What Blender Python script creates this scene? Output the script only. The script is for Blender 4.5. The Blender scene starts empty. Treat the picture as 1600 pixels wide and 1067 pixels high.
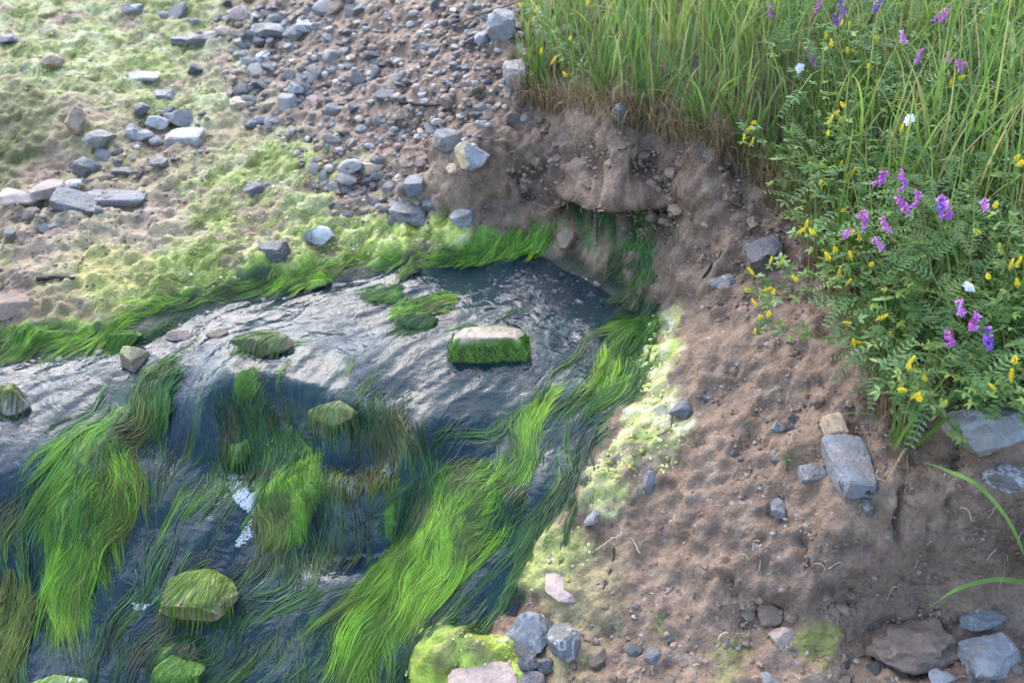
import bpy, math, random
import numpy as np
from mathutils import Vector
from mathutils.bvhtree import BVHTree

# ------------------------------------------------------------------ camera, world, sun, exposure
C = bpy.context.scene.collection
scene = bpy.context.scene
rng = np.random.default_rng(7)
random.seed(7)

CAM_H, PITCH, LENS = 1.45, math.radians(38.0), 35.0
FPX = 1600 * LENS / 36.0
cam_d = bpy.data.cameras.new('camera')
cam = bpy.data.objects.new('camera', cam_d)
C.objects.link(cam)
cam.location = (0, 0, CAM_H)
cam.rotation_euler = (math.pi / 2 - PITCH, 0, 0)
cam_d.lens = LENS
cam_d.sensor_width = 36.0
cam_d.clip_start = 0.05
cam_d.clip_end = 400
cam_d.dof.use_dof = True
cam_d.dof.focus_distance = 2.0
cam_d.dof.aperture_fstop = 4.0
scene.camera = cam

SUN_EL, SUN_AZ = math.radians(38), math.radians(-22)      # azimuth measured from +Y towards +X
world = bpy.data.worlds.new('World')
scene.world = world
world.use_nodes = True
wt = world.node_tree
bg = wt.nodes['Background']
sky = wt.nodes.new('ShaderNodeTexSky')
sky.sky_type = 'NISHITA'
sky.sun_disc = False
sky.sun_elevation = SUN_EL
sky.sun_rotation = SUN_AZ
sky.dust_density = 1.8
sky.ozone_density = 2.5
sky.air_density = 1.0
wt.links.new(sky.outputs[0], bg.inputs[0])
bg.inputs[1].default_value = 0.15
sl = bpy.data.lights.new('sun', 'SUN')
sl.energy = .75
sl.angle = math.radians(95)
sl.color = (0.89, 0.95, 1.0)
sun = bpy.data.objects.new('sun', sl)
C.objects.link(sun)
sun.rotation_euler = (math.pi / 2 - SUN_EL, 0, -SUN_AZ + math.pi)
sun.location = (-3, 3, 6)
scene.view_settings.view_transform = 'Standard'
scene.view_settings.look = 'None'
scene.view_settings.gamma = 1
scene.view_settings.use_curve_mapping = False
scene.view_settings.exposure = 2.2

# ------------------------------------------------------------------ numeric helpers
def _hash(ix, iy, iz, seed):
    h = (ix.astype(np.int64) * 374761393 + iy.astype(np.int64) * 668265263 + iz.astype(np.int64) * 2147483647 + seed * 974634121) & 0xFFFFFFFF
    h = ((h ^ (h >> 13)) * 1274126177) & 0xFFFFFFFF
    h = ((h ^ (h >> 16)) * 2246822519) & 0xFFFFFFFF
    return ((h ^ (h >> 15)) & 0xFFFFFF) / float(0xFFFFFF)

def noise2(x, y, seed=0):
    """smooth value noise, -1..1"""
    ix, iy = np.floor(x), np.floor(y)
    fx, fy = x - ix, y - iy
    u, v = fx * fx * fx * (fx * (fx * 6 - 15) + 10), fy * fy * fy * (fy * (fy * 6 - 15) + 10)
    z = np.zeros_like(ix)
    a, b = _hash(ix, iy, z, seed), _hash(ix + 1, iy, z, seed)
    c, d = _hash(ix, iy + 1, z, seed), _hash(ix + 1, iy + 1, z, seed)
    return 2 * ((a * (1 - u) + b * u) * (1 - v) + (c * (1 - u) + d * u) * v) - 1

def noise3(x, y, z, seed=0):
    ix, iy, iz = np.floor(x), np.floor(y), np.floor(z)
    fx, fy, fz = x - ix, y - iy, z - iz
    u, v, w = [t * t * (3 - 2 * t) for t in (fx, fy, fz)]
    r = 0
    for dz, ww in ((0, 1 - w), (1, w)):
        a, b = _hash(ix, iy, iz + dz, seed), _hash(ix + 1, iy, iz + dz, seed)
        c, d = _hash(ix, iy + 1, iz + dz, seed), _hash(ix + 1, iy + 1, iz + dz, seed)
        r = r + ww * ((a * (1 - u) + b * u) * (1 - v) + (c * (1 - u) + d * u) * v)
    return 2 * r - 1

def fbm2(x, y, s, octv, seed=0, gain=.5):
    r, a, n = 0, 1, 0
    for o in range(octv):
        r = r + a * noise2(x * s + o * 7.31, y * s - o * 3.17, seed + o)
        n += a
        a *= gain
        s *= 2.03
    return r / n

def fbm3(p, s, octv, seed=0, gain=.5):
    r, a, n = 0, 1, 0
    for o in range(octv):
        r = r + a * noise3(p[0] * s + o * 7.31, p[1] * s - o * 3.17, p[2] * s + o * 1.7, seed + o)
        n += a
        a *= gain
        s *= 2.03
    return r / n

def worley2(x, y, seed=0):
    ix, iy = np.floor(x), np.floor(y)
    best = np.full(x.shape, 9.0)
    z = np.zeros_like(ix)
    for dx in (-1, 0, 1):
        for dy in (-1, 0, 1):
            cx, cy = ix + dx, iy + dy
            px, py = cx + _hash(cx, cy, z, seed), cy + _hash(cx, cy, z, seed + 91)
            best = np.minimum(best, (px - x) ** 2 + (py - y) ** 2)
    return np.sqrt(best)

def smooth(a, b, x):
    t = np.clip((x - a) / (b - a), 0, 1)
    return t * t * (3 - 2 * t)

SP, CP = math.sin(PITCH), math.cos(PITCH)
def ray(px, py):
    a, b = (np.asarray(px, float) - 800) / FPX, (np.asarray(py, float) - 533.5) / FPX
    return a, CP - b * SP, -SP - b * CP                    # x, y, z (depth 1 along the lens axis)

def unproj(px, py, z):
    dx, dy, dz = ray(px, py)
    t = (np.asarray(z, float) - CAM_H) / dz
    return t * dx, t * dy

def project(x, y, z):
    d = np.maximum(y * CP - (z - CAM_H) * SP, .15)
    v = -(y * SP + (z - CAM_H) * CP)
    return 800 + FPX * x / d, 533.5 + FPX * v / d, d

def poly_sd(poly, px, py):
    """signed distance in photo pixels, negative inside"""
    P = np.array(poly, float)
    shp = px.shape
    px, py = px.ravel(), py.ravel()
    d2 = np.full(px.shape, 1e18)
    inside = np.zeros(px.shape, bool)
    for i in range(len(P)):
        x0, y0 = P[i]
        x1, y1 = P[(i + 1) % len(P)]
        ex, ey = x1 - x0, y1 - y0
        t = np.clip(((px - x0) * ex + (py - y0) * ey) / (ex * ex + ey * ey + 1e-9), 0, 1)
        d2 = np.minimum(d2, (px - x0 - t * ex) ** 2 + (py - y0 - t * ey) ** 2)
        if y0 != y1:
            c = ((y0 > py) != (y1 > py)) & (px < (x1 - x0) * (py - y0) / (y1 - y0) + x0)
            inside ^= c
    d = np.sqrt(d2)
    return np.where(inside, -d, d).reshape(shp)

def line_d(pts, px, py):
    d2 = np.full(px.shape, 1e18)
    for (x0, y0), (x1, y1) in zip(pts[:-1], pts[1:]):
        ex, ey = x1 - x0, y1 - y0
        t = np.clip(((px - x0) * ex + (py - y0) * ey) / (ex * ex + ey * ey + 1e-9), 0, 1)
        d2 = np.minimum(d2, (px - x0 - t * ex) ** 2 + (py - y0 - t * ey) ** 2)
    return np.sqrt(d2)

class RBF:
    def __init__(self, x, y, z, c=.07, reg=2e-3):
        self.x, self.y, self.c = x, y, c
        n = len(x)
        K = np.sqrt((x[:, None] - x) ** 2 + (y[:, None] - y) ** 2 + c * c)
        A = np.zeros((n + 3, n + 3))
        A[:n, :n] = K - reg * np.eye(n)
        A[:n, n] = A[n, :n] = 1
        A[:n, n + 1] = A[n + 1, :n] = x
        A[:n, n + 2] = A[n + 2, :n] = y
        self.w = np.linalg.solve(A, np.concatenate([z, [0, 0, 0]]))
    def __call__(self, X, Y):
        shp = X.shape
        X, Y = X.ravel(), Y.ravel()
        out = np.empty(X.shape)
        for i in range(0, len(X), 40000):
            s = slice(i, i + 40000)
            k = np.sqrt((X[s, None] - self.x) ** 2 + (Y[s, None] - self.y) ** 2 + self.c ** 2)
            out[s] = k @ self.w[:-3] + self.w[-3] + X[s] * self.w[-2] + Y[s] * self.w[-1]
        return out.reshape(shp)

# ------------------------------------------------------------------ object helpers
def tag(o, label=None, cat=None, group=None, kind=None):
    if label: o['label'] = label
    if cat: o['category'] = cat
    if group: o['group'] = group
    if kind: o['kind'] = kind
    return o

def empty(name, loc, label, cat, group=None):
    o = bpy.data.objects.new(name, None)
    o.empty_display_size = .02
    C.objects.link(o)
    o.location = loc
    return tag(o, label, cat, group)

def link(name, me, parent=None, loc=None):
    o = bpy.data.objects.new(name, me)
    C.objects.link(o)
    if parent is not None:
        o.parent = parent
        if loc is None:
            o.location = -parent.location            # mesh is in world coordinates
    if loc is not None: o.location = loc
    return o

def mk_mesh(name, verts, faces, mat=None, col=None, smooth_=True):
    """faces: list of arrays (m,k)"""
    me = bpy.data.meshes.new(name)
    verts = np.asarray(verts, np.float32).reshape(-1, 3)
    me.vertices.add(len(verts))
    me.vertices.foreach_set('co', verts.ravel())
    if not isinstance(faces, list): faces = [faces]
    faces = [np.asarray(f, np.int32) for f in faces if len(f)]
    nl = sum(f.size for f in faces)
    npoly = sum(len(f) for f in faces)
    me.loops.add(nl)
    me.polygons.add(npoly)
    me.loops.foreach_set('vertex_index', np.concatenate([f.ravel() for f in faces]))
    starts, s = [], 0
    for f in faces:
        starts.append(s + np.arange(len(f)) * f.shape[1])
        s += f.size
    me.polygons.foreach_set('loop_start', np.concatenate(starts).astype(np.int32))
    me.polygons.foreach_set('use_smooth', np.full(npoly, smooth_))
    if col is not None:
        a = me.attributes.new('Col', 'FLOAT_COLOR', 'POINT')
        col = np.asarray(col, np.float32)
        if col.shape[1] == 3: col = np.hstack([col, np.ones((len(col), 1), np.float32)])
        a.data.foreach_set('color', col.ravel())
    if mat: me.materials.append(mat)
    me.update(calc_edges=True)
    me.validate()
    return me

def grid_faces(n, k, base=0):
    """n strips of k x 2 verts laid (strip, k, 2)"""
    i = np.arange(n)[:, None] * (k * 2) + np.arange(k - 1)[None, :] * 2 + base
    return np.stack([i, i + 1, i + 3, i + 2], -1).reshape(-1, 4)

def ribbon_arrays(P, W, col, side=None, tilt=.5):
    """P (n,k,3) centre lines, W (n,k) full widths, col (n,3) or (n,k,3)"""
    n, k, _ = P.shape
    T = np.gradient(P, axis=1)
    T /= np.linalg.norm(T, axis=2, keepdims=True) + 1e-9
    if side is None:
        up = np.zeros((n, 1, 3))
        up[..., 2] = 1
        up[:, 0, :2] = rng.normal(0, tilt, (n, 2))
        up[:, 0, 1] -= .35
        S = np.cross(T, np.broadcast_to(up, T.shape))
    else:
        S = np.broadcast_to(side[:, None, :], T.shape)
        S = S - T * np.sum(S * T, -1, keepdims=True)
    S = S / (np.linalg.norm(S, axis=2, keepdims=True) + 1e-9)
    V = np.stack([P - S * W[..., None] / 2, P + S * W[..., None] / 2], 2)     # n,k,2,3
    if col.ndim == 2: col = np.repeat(col[:, None], k, 1)
    cc = np.repeat(col[:, :, None], 2, 2)
    return V.reshape(-1, 3), grid_faces(n, k), cc.reshape(-1, cc.shape[-1])

def tube(pts, radii, n=6):
    """one tapered tube through pts -> verts, faces"""
    pts = np.asarray(pts, float)
    k = len(pts)
    T = np.gradient(pts, axis=0)
    T /= np.linalg.norm(T, axis=1, keepdims=True) + 1e-9
    ref = np.array([.3, .2, .93])
    A = np.cross(T, ref)
    A /= np.linalg.norm(A, axis=1, keepdims=True) + 1e-9
    B = np.cross(T, A)
    th = np.arange(n) * 2 * math.pi / n
    r = np.broadcast_to(np.asarray(radii, float), (k,))[:, None, None]
    V = pts[:, None] + r * (np.cos(th)[None, :, None] * A[:, None] + np.sin(th)[None, :, None] * B[:, None])
    i, j = np.meshgrid(np.arange(k - 1), np.arange(n), indexing='ij')
    j2 = (j + 1) % n
    F = np.stack([i * n + j, i * n + j2, (i + 1) * n + j2, (i + 1) * n + j], -1).reshape(-1, 4)
    return V.reshape(-1, 3), F

def spline(pts, k):
    """Catmull-Rom through pts, k samples"""
    P = np.asarray(pts, float)
    P = np.vstack([2 * P[0] - P[1], P, 2 * P[-1] - P[-2]])
    m = len(P) - 3
    t = np.linspace(0, m - 1e-6, k)
    i = t.astype(int)
    f = (t - i)[:, None]
    p0, p1, p2, p3 = P[i], P[i + 1], P[i + 2], P[i + 3]
    return .5 * (2 * p1 + (p2 - p0) * f + (2 * p0 - 5 * p1 + 4 * p2 - p3) * f * f + (3 * p1 - p0 - 3 * p2 + p3) * f ** 3)

def join(parts):
    """[(V,F,col)] -> V, [F quads/tris grouped], col"""
    Vs, Fs, Cs, o = [], {}, [], 0
    for V, F, c in parts:
        V = np.asarray(V, float).reshape(-1, 3)
        for f in (F if isinstance(F, list) else [F]):
            f = np.asarray(f, np.int64)
            Fs.setdefault(f.shape[1], []).append(f + o)
        c = np.asarray(c, float)
        Cs.append(np.broadcast_to(c, (len(V), 3)) if c.ndim == 1 else c)
        Vs.append(V)
        o += len(V)
    return np.vstack(Vs), [np.vstack(f) for f in Fs.values()], np.vstack(Cs)

# ------------------------------------------------------------------ materials
def mat_new(name):
    m = bpy.data.materials.new(name)
    m.use_nodes = True
    nt = m.node_tree
    return m, nt, nt.nodes['Principled BSDF'], nt.nodes['Material Output']

def nd(nt, typ, **kw):
    n = nt.nodes.new(typ)
    for k, v in kw.items():
        if k.startswith('i_'):
            key = k[2:]
            n.inputs[int(key) if key.isdigit() else key].default_value = v
        else:
            setattr(n, k, v)
    return n

def noise_node(nt, scale, detail=4, rough=.55, coord=None, dist=0):
    n = nd(nt, 'ShaderNodeTexNoise')
    n.inputs['Scale'].default_value = scale
    n.inputs['Detail'].default_value = detail
    n.inputs['Roughness'].default_value = rough
    n.inputs['Distortion'].default_value = dist
    if coord is not None: nt.links.new(coord, n.inputs['Vector'])
    return n

def ramp(nt, fac, stops):
    r = nd(nt, 'ShaderNodeValToRGB')
    e = r.color_ramp.elements
    e[0].position, e[0].color = stops[0][0], (*stops[0][1], 1)
    e[1].position, e[1].color = stops[-1][0], (*stops[-1][1], 1)
    for p, c in stops[1:-1]:
        x = e.new(p)
        x.color = (*c, 1)
    nt.links.new(fac, r.inputs[0])
    return r

def mixc(nt, a, b, fac, mode='MIX'):
    m = nd(nt, 'ShaderNodeMix', data_type='RGBA', blend_type=mode)
    for s, v in ((m.inputs[6], a), (m.inputs[7], b), (m.inputs[0], fac)):
        if isinstance(v, (int, float)): s.default_value = v
        elif isinstance(v, tuple): s.default_value = (*v, 1)
        else: nt.links.new(v, s)
    return m.outputs[2]

def bump(nt, height, strength, dist, normal=None):
    b = nd(nt, 'ShaderNodeBump')
    b.inputs['Strength'].default_value = strength
    b.inputs['Distance'].default_value = dist
    nt.links.new(height, b.inputs['Height'])
    if normal is not None: nt.links.new(normal, b.inputs['Normal'])
    return b.outputs[0]

def ground_mat():
    m, nt, p, out = mat_new('wet_earth')
    tc = nd(nt, 'ShaderNodeTexCoord').outputs['Object']
    at = nd(nt, 'ShaderNodeAttribute', attribute_name='Col')
    n1 = noise_node(nt, 34, 6, .65, tc)
    n2 = noise_node(nt, 150, 4, .6, tc)
    v = nd(nt, 'ShaderNodeTexVoronoi')
    v.inputs['Scale'].default_value = 95
    nt.links.new(tc, v.inputs['Vector'])
    r1 = ramp(nt, n1.outputs[0], [(.28, (.62, .60, .58)), (.5, (1, 1, 1)), (.72, (1.32, 1.3, 1.26))])
    r2 = ramp(nt, n2.outputs[0], [(.3, (.72, .70, .68)), (.55, (1, 1, 1)), (.72, (1.3, 1.3, 1.3))])
    c = mixc(nt, at.outputs['Color'], r1.outputs[0], 1.0, 'MULTIPLY')
    c = mixc(nt, c, r2.outputs[0], .8, 'MULTIPLY')
    # sparse pale grit and dark crumbs
    v2 = nd(nt, 'ShaderNodeTexVoronoi')
    v2.inputs['Scale'].default_value = 60
    nt.links.new(tc, v2.inputs['Vector'])
    sep = nd(nt, 'ShaderNodeSeparateColor')
    nt.links.new(v2.outputs['Color'], sep.inputs[0])
    g = nd(nt, 'ShaderNodeMath', operation='MULTIPLY')
    lt = nd(nt, 'ShaderNodeMath', operation='LESS_THAN')
    nt.links.new(v2.outputs['Distance'], lt.inputs[0])
    lt.inputs[1].default_value = .26
    gt = nd(nt, 'ShaderNodeMath', operation='GREATER_THAN')
    nt.links.new(sep.outputs[0], gt.inputs[0])
    gt.inputs[1].default_value = .86
    nt.links.new(lt.outputs[0], g.inputs[0])
    nt.links.new(gt.outputs[0], g.inputs[1])
    gr = ramp(nt, sep.outputs[1], [(.2, (.07, .07, .075)), (.6, (.2, .19, .19)), (.9, (.28, .24, .2))])
    wm = nd(nt, 'ShaderNodeMath', operation='MULTIPLY')
    nt.links.new(g.outputs[0], wm.inputs[0])
    inv = nd(nt, 'ShaderNodeMath', operation='SUBTRACT')
    inv.inputs[0].default_value = 1
    nt.links.new(at.outputs['Alpha'], inv.inputs[1])
    nt.links.new(inv.outputs[0], wm.inputs[1])
    c = mixc(nt, c, gr.outputs[0], wm.outputs[0])
    nt.links.new(c, p.inputs['Base Color'])
    rr = nd(nt, 'ShaderNodeMapRange')
    nt.links.new(n1.outputs[0], rr.inputs[0])
    rr.inputs[3].default_value = .42
    rr.inputs[4].default_value = .85
    nt.links.new(rr.outputs[0], p.inputs['Roughness'])
    p.inputs['Specular IOR Level'].default_value = .35
    b = bump(nt, n1.outputs[0], .75, .012)
    b = bump(nt, v.outputs['Distance'], .35, .004, b)
    b = bump(nt, n2.outputs[0], .7, .004, b)
    nt.links.new(b, p.inputs['Normal'])
    return m

def attr_mat(name, rough=.5, spec=.4, transl=.0, noise=None, var=.25, bumpd=None):
    """vertex-coloured material with a little noise and optional light through it"""
    m, nt, p, out = mat_new(name)
    at = nd(nt, 'ShaderNodeAttribute', attribute_name='Col')
    c = at.outputs['Color']
    if noise:
        tc = nd(nt, 'ShaderNodeTexCoord').outputs['Object']
        n = noise_node(nt, noise, 4, .6, tc)
        r = ramp(nt, n.outputs[0], [(.3, (1 - var,) * 3), (.7, (1 + var,) * 3)])
        c = mixc(nt, c, r.outputs[0], 1.0, 'MULTIPLY')
        if bumpd:
            nt.links.new(bump(nt, n.outputs[0], .6, bumpd), p.inputs['Normal'])
    nt.links.new(c, p.inputs['Base Color'])
    p.inputs['Roughness'].default_value = rough
    p.inputs['Specular IOR Level'].default_value = spec
    if transl > 0:
        t = nd(nt, 'ShaderNodeBsdfTranslucent')
        nt.links.new(c, t.inputs[0])
        mx = nd(nt, 'ShaderNodeMixShader')
        mx.inputs[0].default_value = transl
        nt.links.new(p.outputs[0], mx.inputs[1])
        nt.links.new(t.outputs[0], mx.inputs[2])
        nt.links.new(mx.outputs[0], out.inputs[0])
    return m

def water_mat():
    m, nt, p, out = mat_new('stream_water')
    nt.nodes.remove(p)
    tc = nd(nt, 'ShaderNodeTexCoord').outputs['Object']
    n1 = noise_node(nt, 26, 3, .5, tc, .6)
    n2 = noise_node(nt, 80, 3, .5, tc, .4)
    b = bump(nt, n1.outputs[0], .28, .02)
    b = bump(nt, n2.outputs[0], .18, .006, b)
    fr = nd(nt, 'ShaderNodeFresnel')
    fr.inputs['IOR'].default_value = 1.39
    nt.links.new(b, fr.inputs['Normal'])
    tr = nd(nt, 'ShaderNodeBsdfTransparent')
    tr.inputs[0].default_value = (.78, .90, .95, 1)
    df = nd(nt, 'ShaderNodeBsdfDiffuse')                # blue veil mixed in to stand for the sky's blue reflection
    df.inputs[0].default_value = (.10, .21, .36, 1)
    nt.links.new(b, df.inputs['Normal'])
    mt_ = nd(nt, 'ShaderNodeMixShader')
    mt_.inputs[0].default_value = .06
    nt.links.new(tr.outputs[0], mt_.inputs[1])
    nt.links.new(df.outputs[0], mt_.inputs[2])
    gl = nd(nt, 'ShaderNodeBsdfGlossy')
    gl.inputs['Roughness'].default_value = .05
    nt.links.new(b, gl.inputs['Normal'])
    mx = nd(nt, 'ShaderNodeMixShader')
    nt.links.new(fr.outputs[0], mx.inputs[0])
    nt.links.new(mt_.outputs[0], mx.inputs[1])
    nt.links.new(gl.outputs[0], mx.inputs[2])
    nt.links.new(mx.outputs[0], out.inputs[0])
    return m

def stone_mat(name, base, var, vein=None, veinw=.06, rough=.6, patch=None):
    m, nt, p, out = mat_new(name)
    tc = nd(nt, 'ShaderNodeTexCoord').outputs['Object']
    oi = nd(nt, 'ShaderNodeObjectInfo')
    mp = nd(nt, 'ShaderNodeVectorMath', operation='ADD')
    nt.links.new(tc, mp.inputs[0])
    sc = nd(nt, 'ShaderNodeVectorMath', operation='SCALE')
    sc.inputs[0].default_value = (13, 7, 5)
    nt.links.new(oi.outputs['Random'], sc.inputs['Scale'])
    nt.links.new(sc.outputs[0], mp.inputs[1])
    v = mp.outputs[0]
    n1 = noise_node(nt, 18, 6, .65, v)
    n2 = noise_node(nt, 90, 5, .7, v)
    lo = tuple(x * (1 - var) for x in base)
    hi = tuple(x * (1 + var) for x in base)
    c = ramp(nt, n1.outputs[0], [(.3, lo), (.5, base), (.7, hi)]).outputs[0]
    c = mixc(nt, c, ramp(nt, n2.outputs[0], [(.3, (.75,) * 3), (.7, (1.25,) * 3)]).outputs[0], .8, 'MULTIPLY')
    n5 = noise_node(nt, 26, 5, .6, v)
    c = mixc(nt, c, (.20, .15, .11), ramp(nt, n5.outputs[0], [(.46, (0, 0, 0)), (.7, (.75, .75, .75))]).outputs[0])
    # each stone its own lightness
    hv = nd(nt, 'ShaderNodeHueSaturation')
    mr = nd(nt, 'ShaderNodeMapRange')
    nt.links.new(oi.outputs['Random'], mr.inputs[0])
    mr.inputs[3].default_value = .72
    mr.inputs[4].default_value = 1.3
    nt.links.new(mr.outputs[0], hv.inputs['Value'])
    nt.links.new(c, hv.inputs['Color'])
    c = hv.outputs[0]
    if patch:                                        # a stain with a shape of its own
        n4n = noise_node(nt, 20, 3, .5, v)
        sx = nd(nt, 'ShaderNodeSeparateXYZ')
        nt.links.new(tc, sx.inputs[0])
        n4 = nd(nt, 'ShaderNodeMath', operation='MULTIPLY_ADD')
        nt.links.new(sx.outputs[0], n4.inputs[0])
        n4.inputs[1].default_value = -9
        nt.links.new(n4n.outputs[0], n4.inputs[2])
        f = ramp(nt, n4.outputs[0], [(patch[1] - .03, (0, 0, 0)), (patch[1] + .03, (1, 1, 1))])
        c = mixc(nt, c, patch[0], f.outputs[0])
    if vein:
        n3 = noise_node(nt, 11, 4, .6, v, 1.2)
        s = nd(nt, 'ShaderNodeMath', operation='SUBTRACT')
        nt.links.new(n3.outputs[0], s.inputs[0])
        s.inputs[1].default_value = .5
        a = nd(nt, 'ShaderNodeMath', operation='ABSOLUTE')
        nt.links.new(s.outputs[0], a.inputs[0])
        f = ramp(nt, a.outputs[0], [(veinw * .2, (1, 1, 1)), (veinw, (0, 0, 0))])
        c = mixc(nt, c, vein, f.outputs[0])
    nt.links.new(c, p.inputs['Base Color'])
    p.inputs['Roughness'].default_value = rough
    p.inputs['Specular IOR Level'].default_value = .4
    b = bump(nt, n1.outputs[0], .8, .016)
    b = bump(nt, n2.outputs[0], .6, .004, b)
    nt.links.new(b, p.inputs['Normal'])
    return m

M = {}
M['ground'] = ground_mat()
M['water'] = water_mat()
M['algae'] = attr_mat('wet_algae', .5, .4, .25)
M['leaf'] = attr_mat('leaf_green', .5, .35, .40, 60, .15)
M['petal'] = attr_mat('petal', .6, .25, .25)
M['twig'] = attr_mat('dry_twig', .8, .2, 0, 120, .35, .002)
M['mossrock'] = attr_mat('algae_coated_stone', .5, .4, 0, 70, .35, .006)
M['pebble'] = attr_mat('pebble', .6, .4, 0, 90, .2)
M['slate'] = stone_mat('dark_slate', (.072, .075, .082), .35, (.16, .16, .16), .01, .5)
M['grey'] = stone_mat('grey_limestone', (.235, .222, .21), .3, (.33, .32, .31), .01)
M['bluegrey'] = stone_mat('blue_grey_stone', (.165, .168, .176), .3, (.27, .27, .28), .01)
M['veined'] = stone_mat('veined_grey_stone', (.185, .184, .184), .35, (.34, .335, .325), .035)
M['white'] = stone_mat('white_calcite_stone', (.46, .45, .43), .25, (.16, .16, .17), .03)
M['tan'] = stone_mat('tan_sandstone', (.37, .27, .18), .25)
M['pink'] = stone_mat('pink_sandstone', (.42, .30, .25), .2)
M['ochre'] = stone_mat('ochre_crusted_stone', (.2, .2, .215), .25, None, .06, .6, ((.58, .45, .25), .5))
M['mudstone'] = stone_mat('dried_mud', (.20, .135, .098), .3, None, .06, .85)
M['brown'] = stone_mat('brown_stone', (.2, .14, .095), .3, None, .06, .55)
M['palemud'] = stone_mat('pale_grey_slab', (.31, .295, .28), .25, (.42, .40, .37), .012)

# ------------------------------------------------------------------ shape of the place: water level, ground
STREAM = [  # photo x, y and water level there
    (945,472,0),(880,432,0),(830,405,0),(900,490,0),(800,430,0),(760,560,-.012),(840,560,-.01),(700,480,-.008),(640,420,-.008),(500,450,-.02),(560,520,-.02),
    (400,490,-.028),(300,520,-.04),(200,565,-.05),(100,600,-.06),(50,640,-.07),(0,570,-.065),(-150,620,-.08),(0,720,-.09),(-200,760,-.12),
    (600,620,-.028),(700,640,-.032),(560,665,-.036),(640,675,-.045),(480,640,-.036),(420,630,-.042),(340,640,-.05),(300,600,-.045),
    (380,655,-.06),(380,700,-.165),(450,640,-.045),(440,705,-.16),(520,680,-.045),(540,718,-.125),(590,680,-.045),(600,715,-.125),(490,715,-.13),
    (320,730,-.17),(400,765,-.18),(260,705,-.16),(280,790,-.20),(350,840,-.225),(420,830,-.24),(380,780,-.19),
    (640,720,-.085),(650,760,-.14),(570,755,-.13),(500,765,-.135),(610,770,-.14),(520,785,-.145),(580,785,-.145),(500,838,-.255),(560,840,-.255),(615,835,-.255),
    (540,890,-.26),(600,880,-.26),(620,930,-.27),(430,890,-.265),(460,850,-.25),(300,950,-.29),(400,1000,-.315),(200,960,-.30),(130,1000,-.33),(100,1070,-.36),(250,1050,-.34),
    (520,1000,-.31),(580,1040,-.33),(480,1090,-.35),(300,1130,-.38),(600,1120,-.36),(100,1160,-.41),(-50,1100,-.40),(-200,1000,-.36),(-300,1200,-.46),(300,1300,-.5),(700,1300,-.5),
    (750,680,-.06),(850,640,-.03),(920,570,-.012),(1000,500,0),(860,700,-.05),(900,650,-.03),(230,830,-.23),(250,900,-.26),
    (760,760,-.11),(700,880,-.20),(650,840,-.20),(760,900,-.19),(690,960,-.24),(640,1000,-.28),(740,950,-.22),(830,780,-.09),
    (170,700,-.10),(150,800,-.17),(100,880,-.24),(30,960,-.31),(50,780,-.14),(-50,850,-.2)]
BANK = [
    # right algae shore and mud bank
    (1040,480,.02),(1050,560,.06),(1010,620,.03),(960,680,-.01),(920,740,-.03),(900,790,-.06),(860,860,-.12),(840,920,-.17),(800,960,-.20),(790,1020,-.22),(700,1000,-.22),(660,1060,-.29),
    (760,1060,-.22),(850,1060,-.18),(1000,1000,-.12),(900,960,-.15),(1000,900,-.09),(1000,800,-.05),(1000,730,-.01),(1100,700,.06),(1100,550,.13),(1100,850,-.02),(1100,950,-.07),(1100,400,.18),(1200,400,.244),(1150,470,.17),(1200,500,.19),
    (1200,260,.324),(1300,550,.213),(1300,700,.17),(1200,640,.13),(1200,760,.085),(1200,880,.02),(1190,950,-.045),(1250,800,.08),(1250,960,-.035),(1450,720,.22),(1600,700,.27),(1400,800,.165),(1500,800,.18),(1600,800,.18),
    (1450,850,.115),(1560,870,.11),(1350,860,.10),(1300,900,.045),(1350,945,-.02),(1450,950,-.01),(1550,945,.0),(1700,950,.0),(1700,850,.12),
    (1250,1050,-.07),(1400,1050,-.06),(1550,1040,-.03),(1700,1060,0),(1100,1060,-.11),(1300,1160,-.1),(1600,1160,-.05),(1000,1160,-.18),(800,1160,-.27),
    # cave mouth, mound
    (940,345,.16),(990,350,.16),(1030,400,.11),(1000,400,.09),(1000,460,.03),(1040,440,.07),(930,400,.06),(870,350,.08),(800,370,.04),(840,380,.02),(750,388,.0),
    (880,310,.14),(960,300,.24),(1030,320,.22),(1080,330,.25),(850,200,.26),(850,260,.19),(780,290,.15),(740,250,.22),(700,300,.12),(700,350,.05),(650,330,.06),
    (900,250,.24),(1000,220,.33),(950,180,.37),(1080,240,.35),(1000,270,.28),(920,300,.20),
    # scree slope and flats, upper left
    (500,330,.05),(560,370,.02),(640,385,.012),(700,385,.008),(600,250,.10),(700,150,.26),(600,100,.22),(700,0,.36),(500,0,.25),(650,200,.17),(780,120,.32),(790,50,.38),(720,210,.22),
    (400,50,.15),(250,50,.10),(500,150,.13),(450,230,.08),(300,160,.05),(200,220,.03),(220,140,.07),(150,130,.10),(90,130,.10),(0,135,.10),(-100,140,.10),
    (40,170,.075),(40,262,-.01),(100,250,-.0),(150,240,.015),(0,280,-.015),(-100,280,-.02),(120,180,.08),(0,50,.11),(100,0,.12),(0,0,.13),(-200,0,.14),(300,0,.14),
    (400,200,.08),(300,260,.03),(400,300,.03),(300,350,.01),(150,330,.0),(0,340,-.015),(-150,340,-.03),(100,420,-.015),(0,450,-.03),(200,440,-.01),(300,440,-.005),(400,420,.0),(450,425,-.002),
    (250,478,-.015),(180,505,-.03),(100,525,-.045),(20,535,-.05),(-150,540,-.06),(560,400,.0)]
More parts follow.
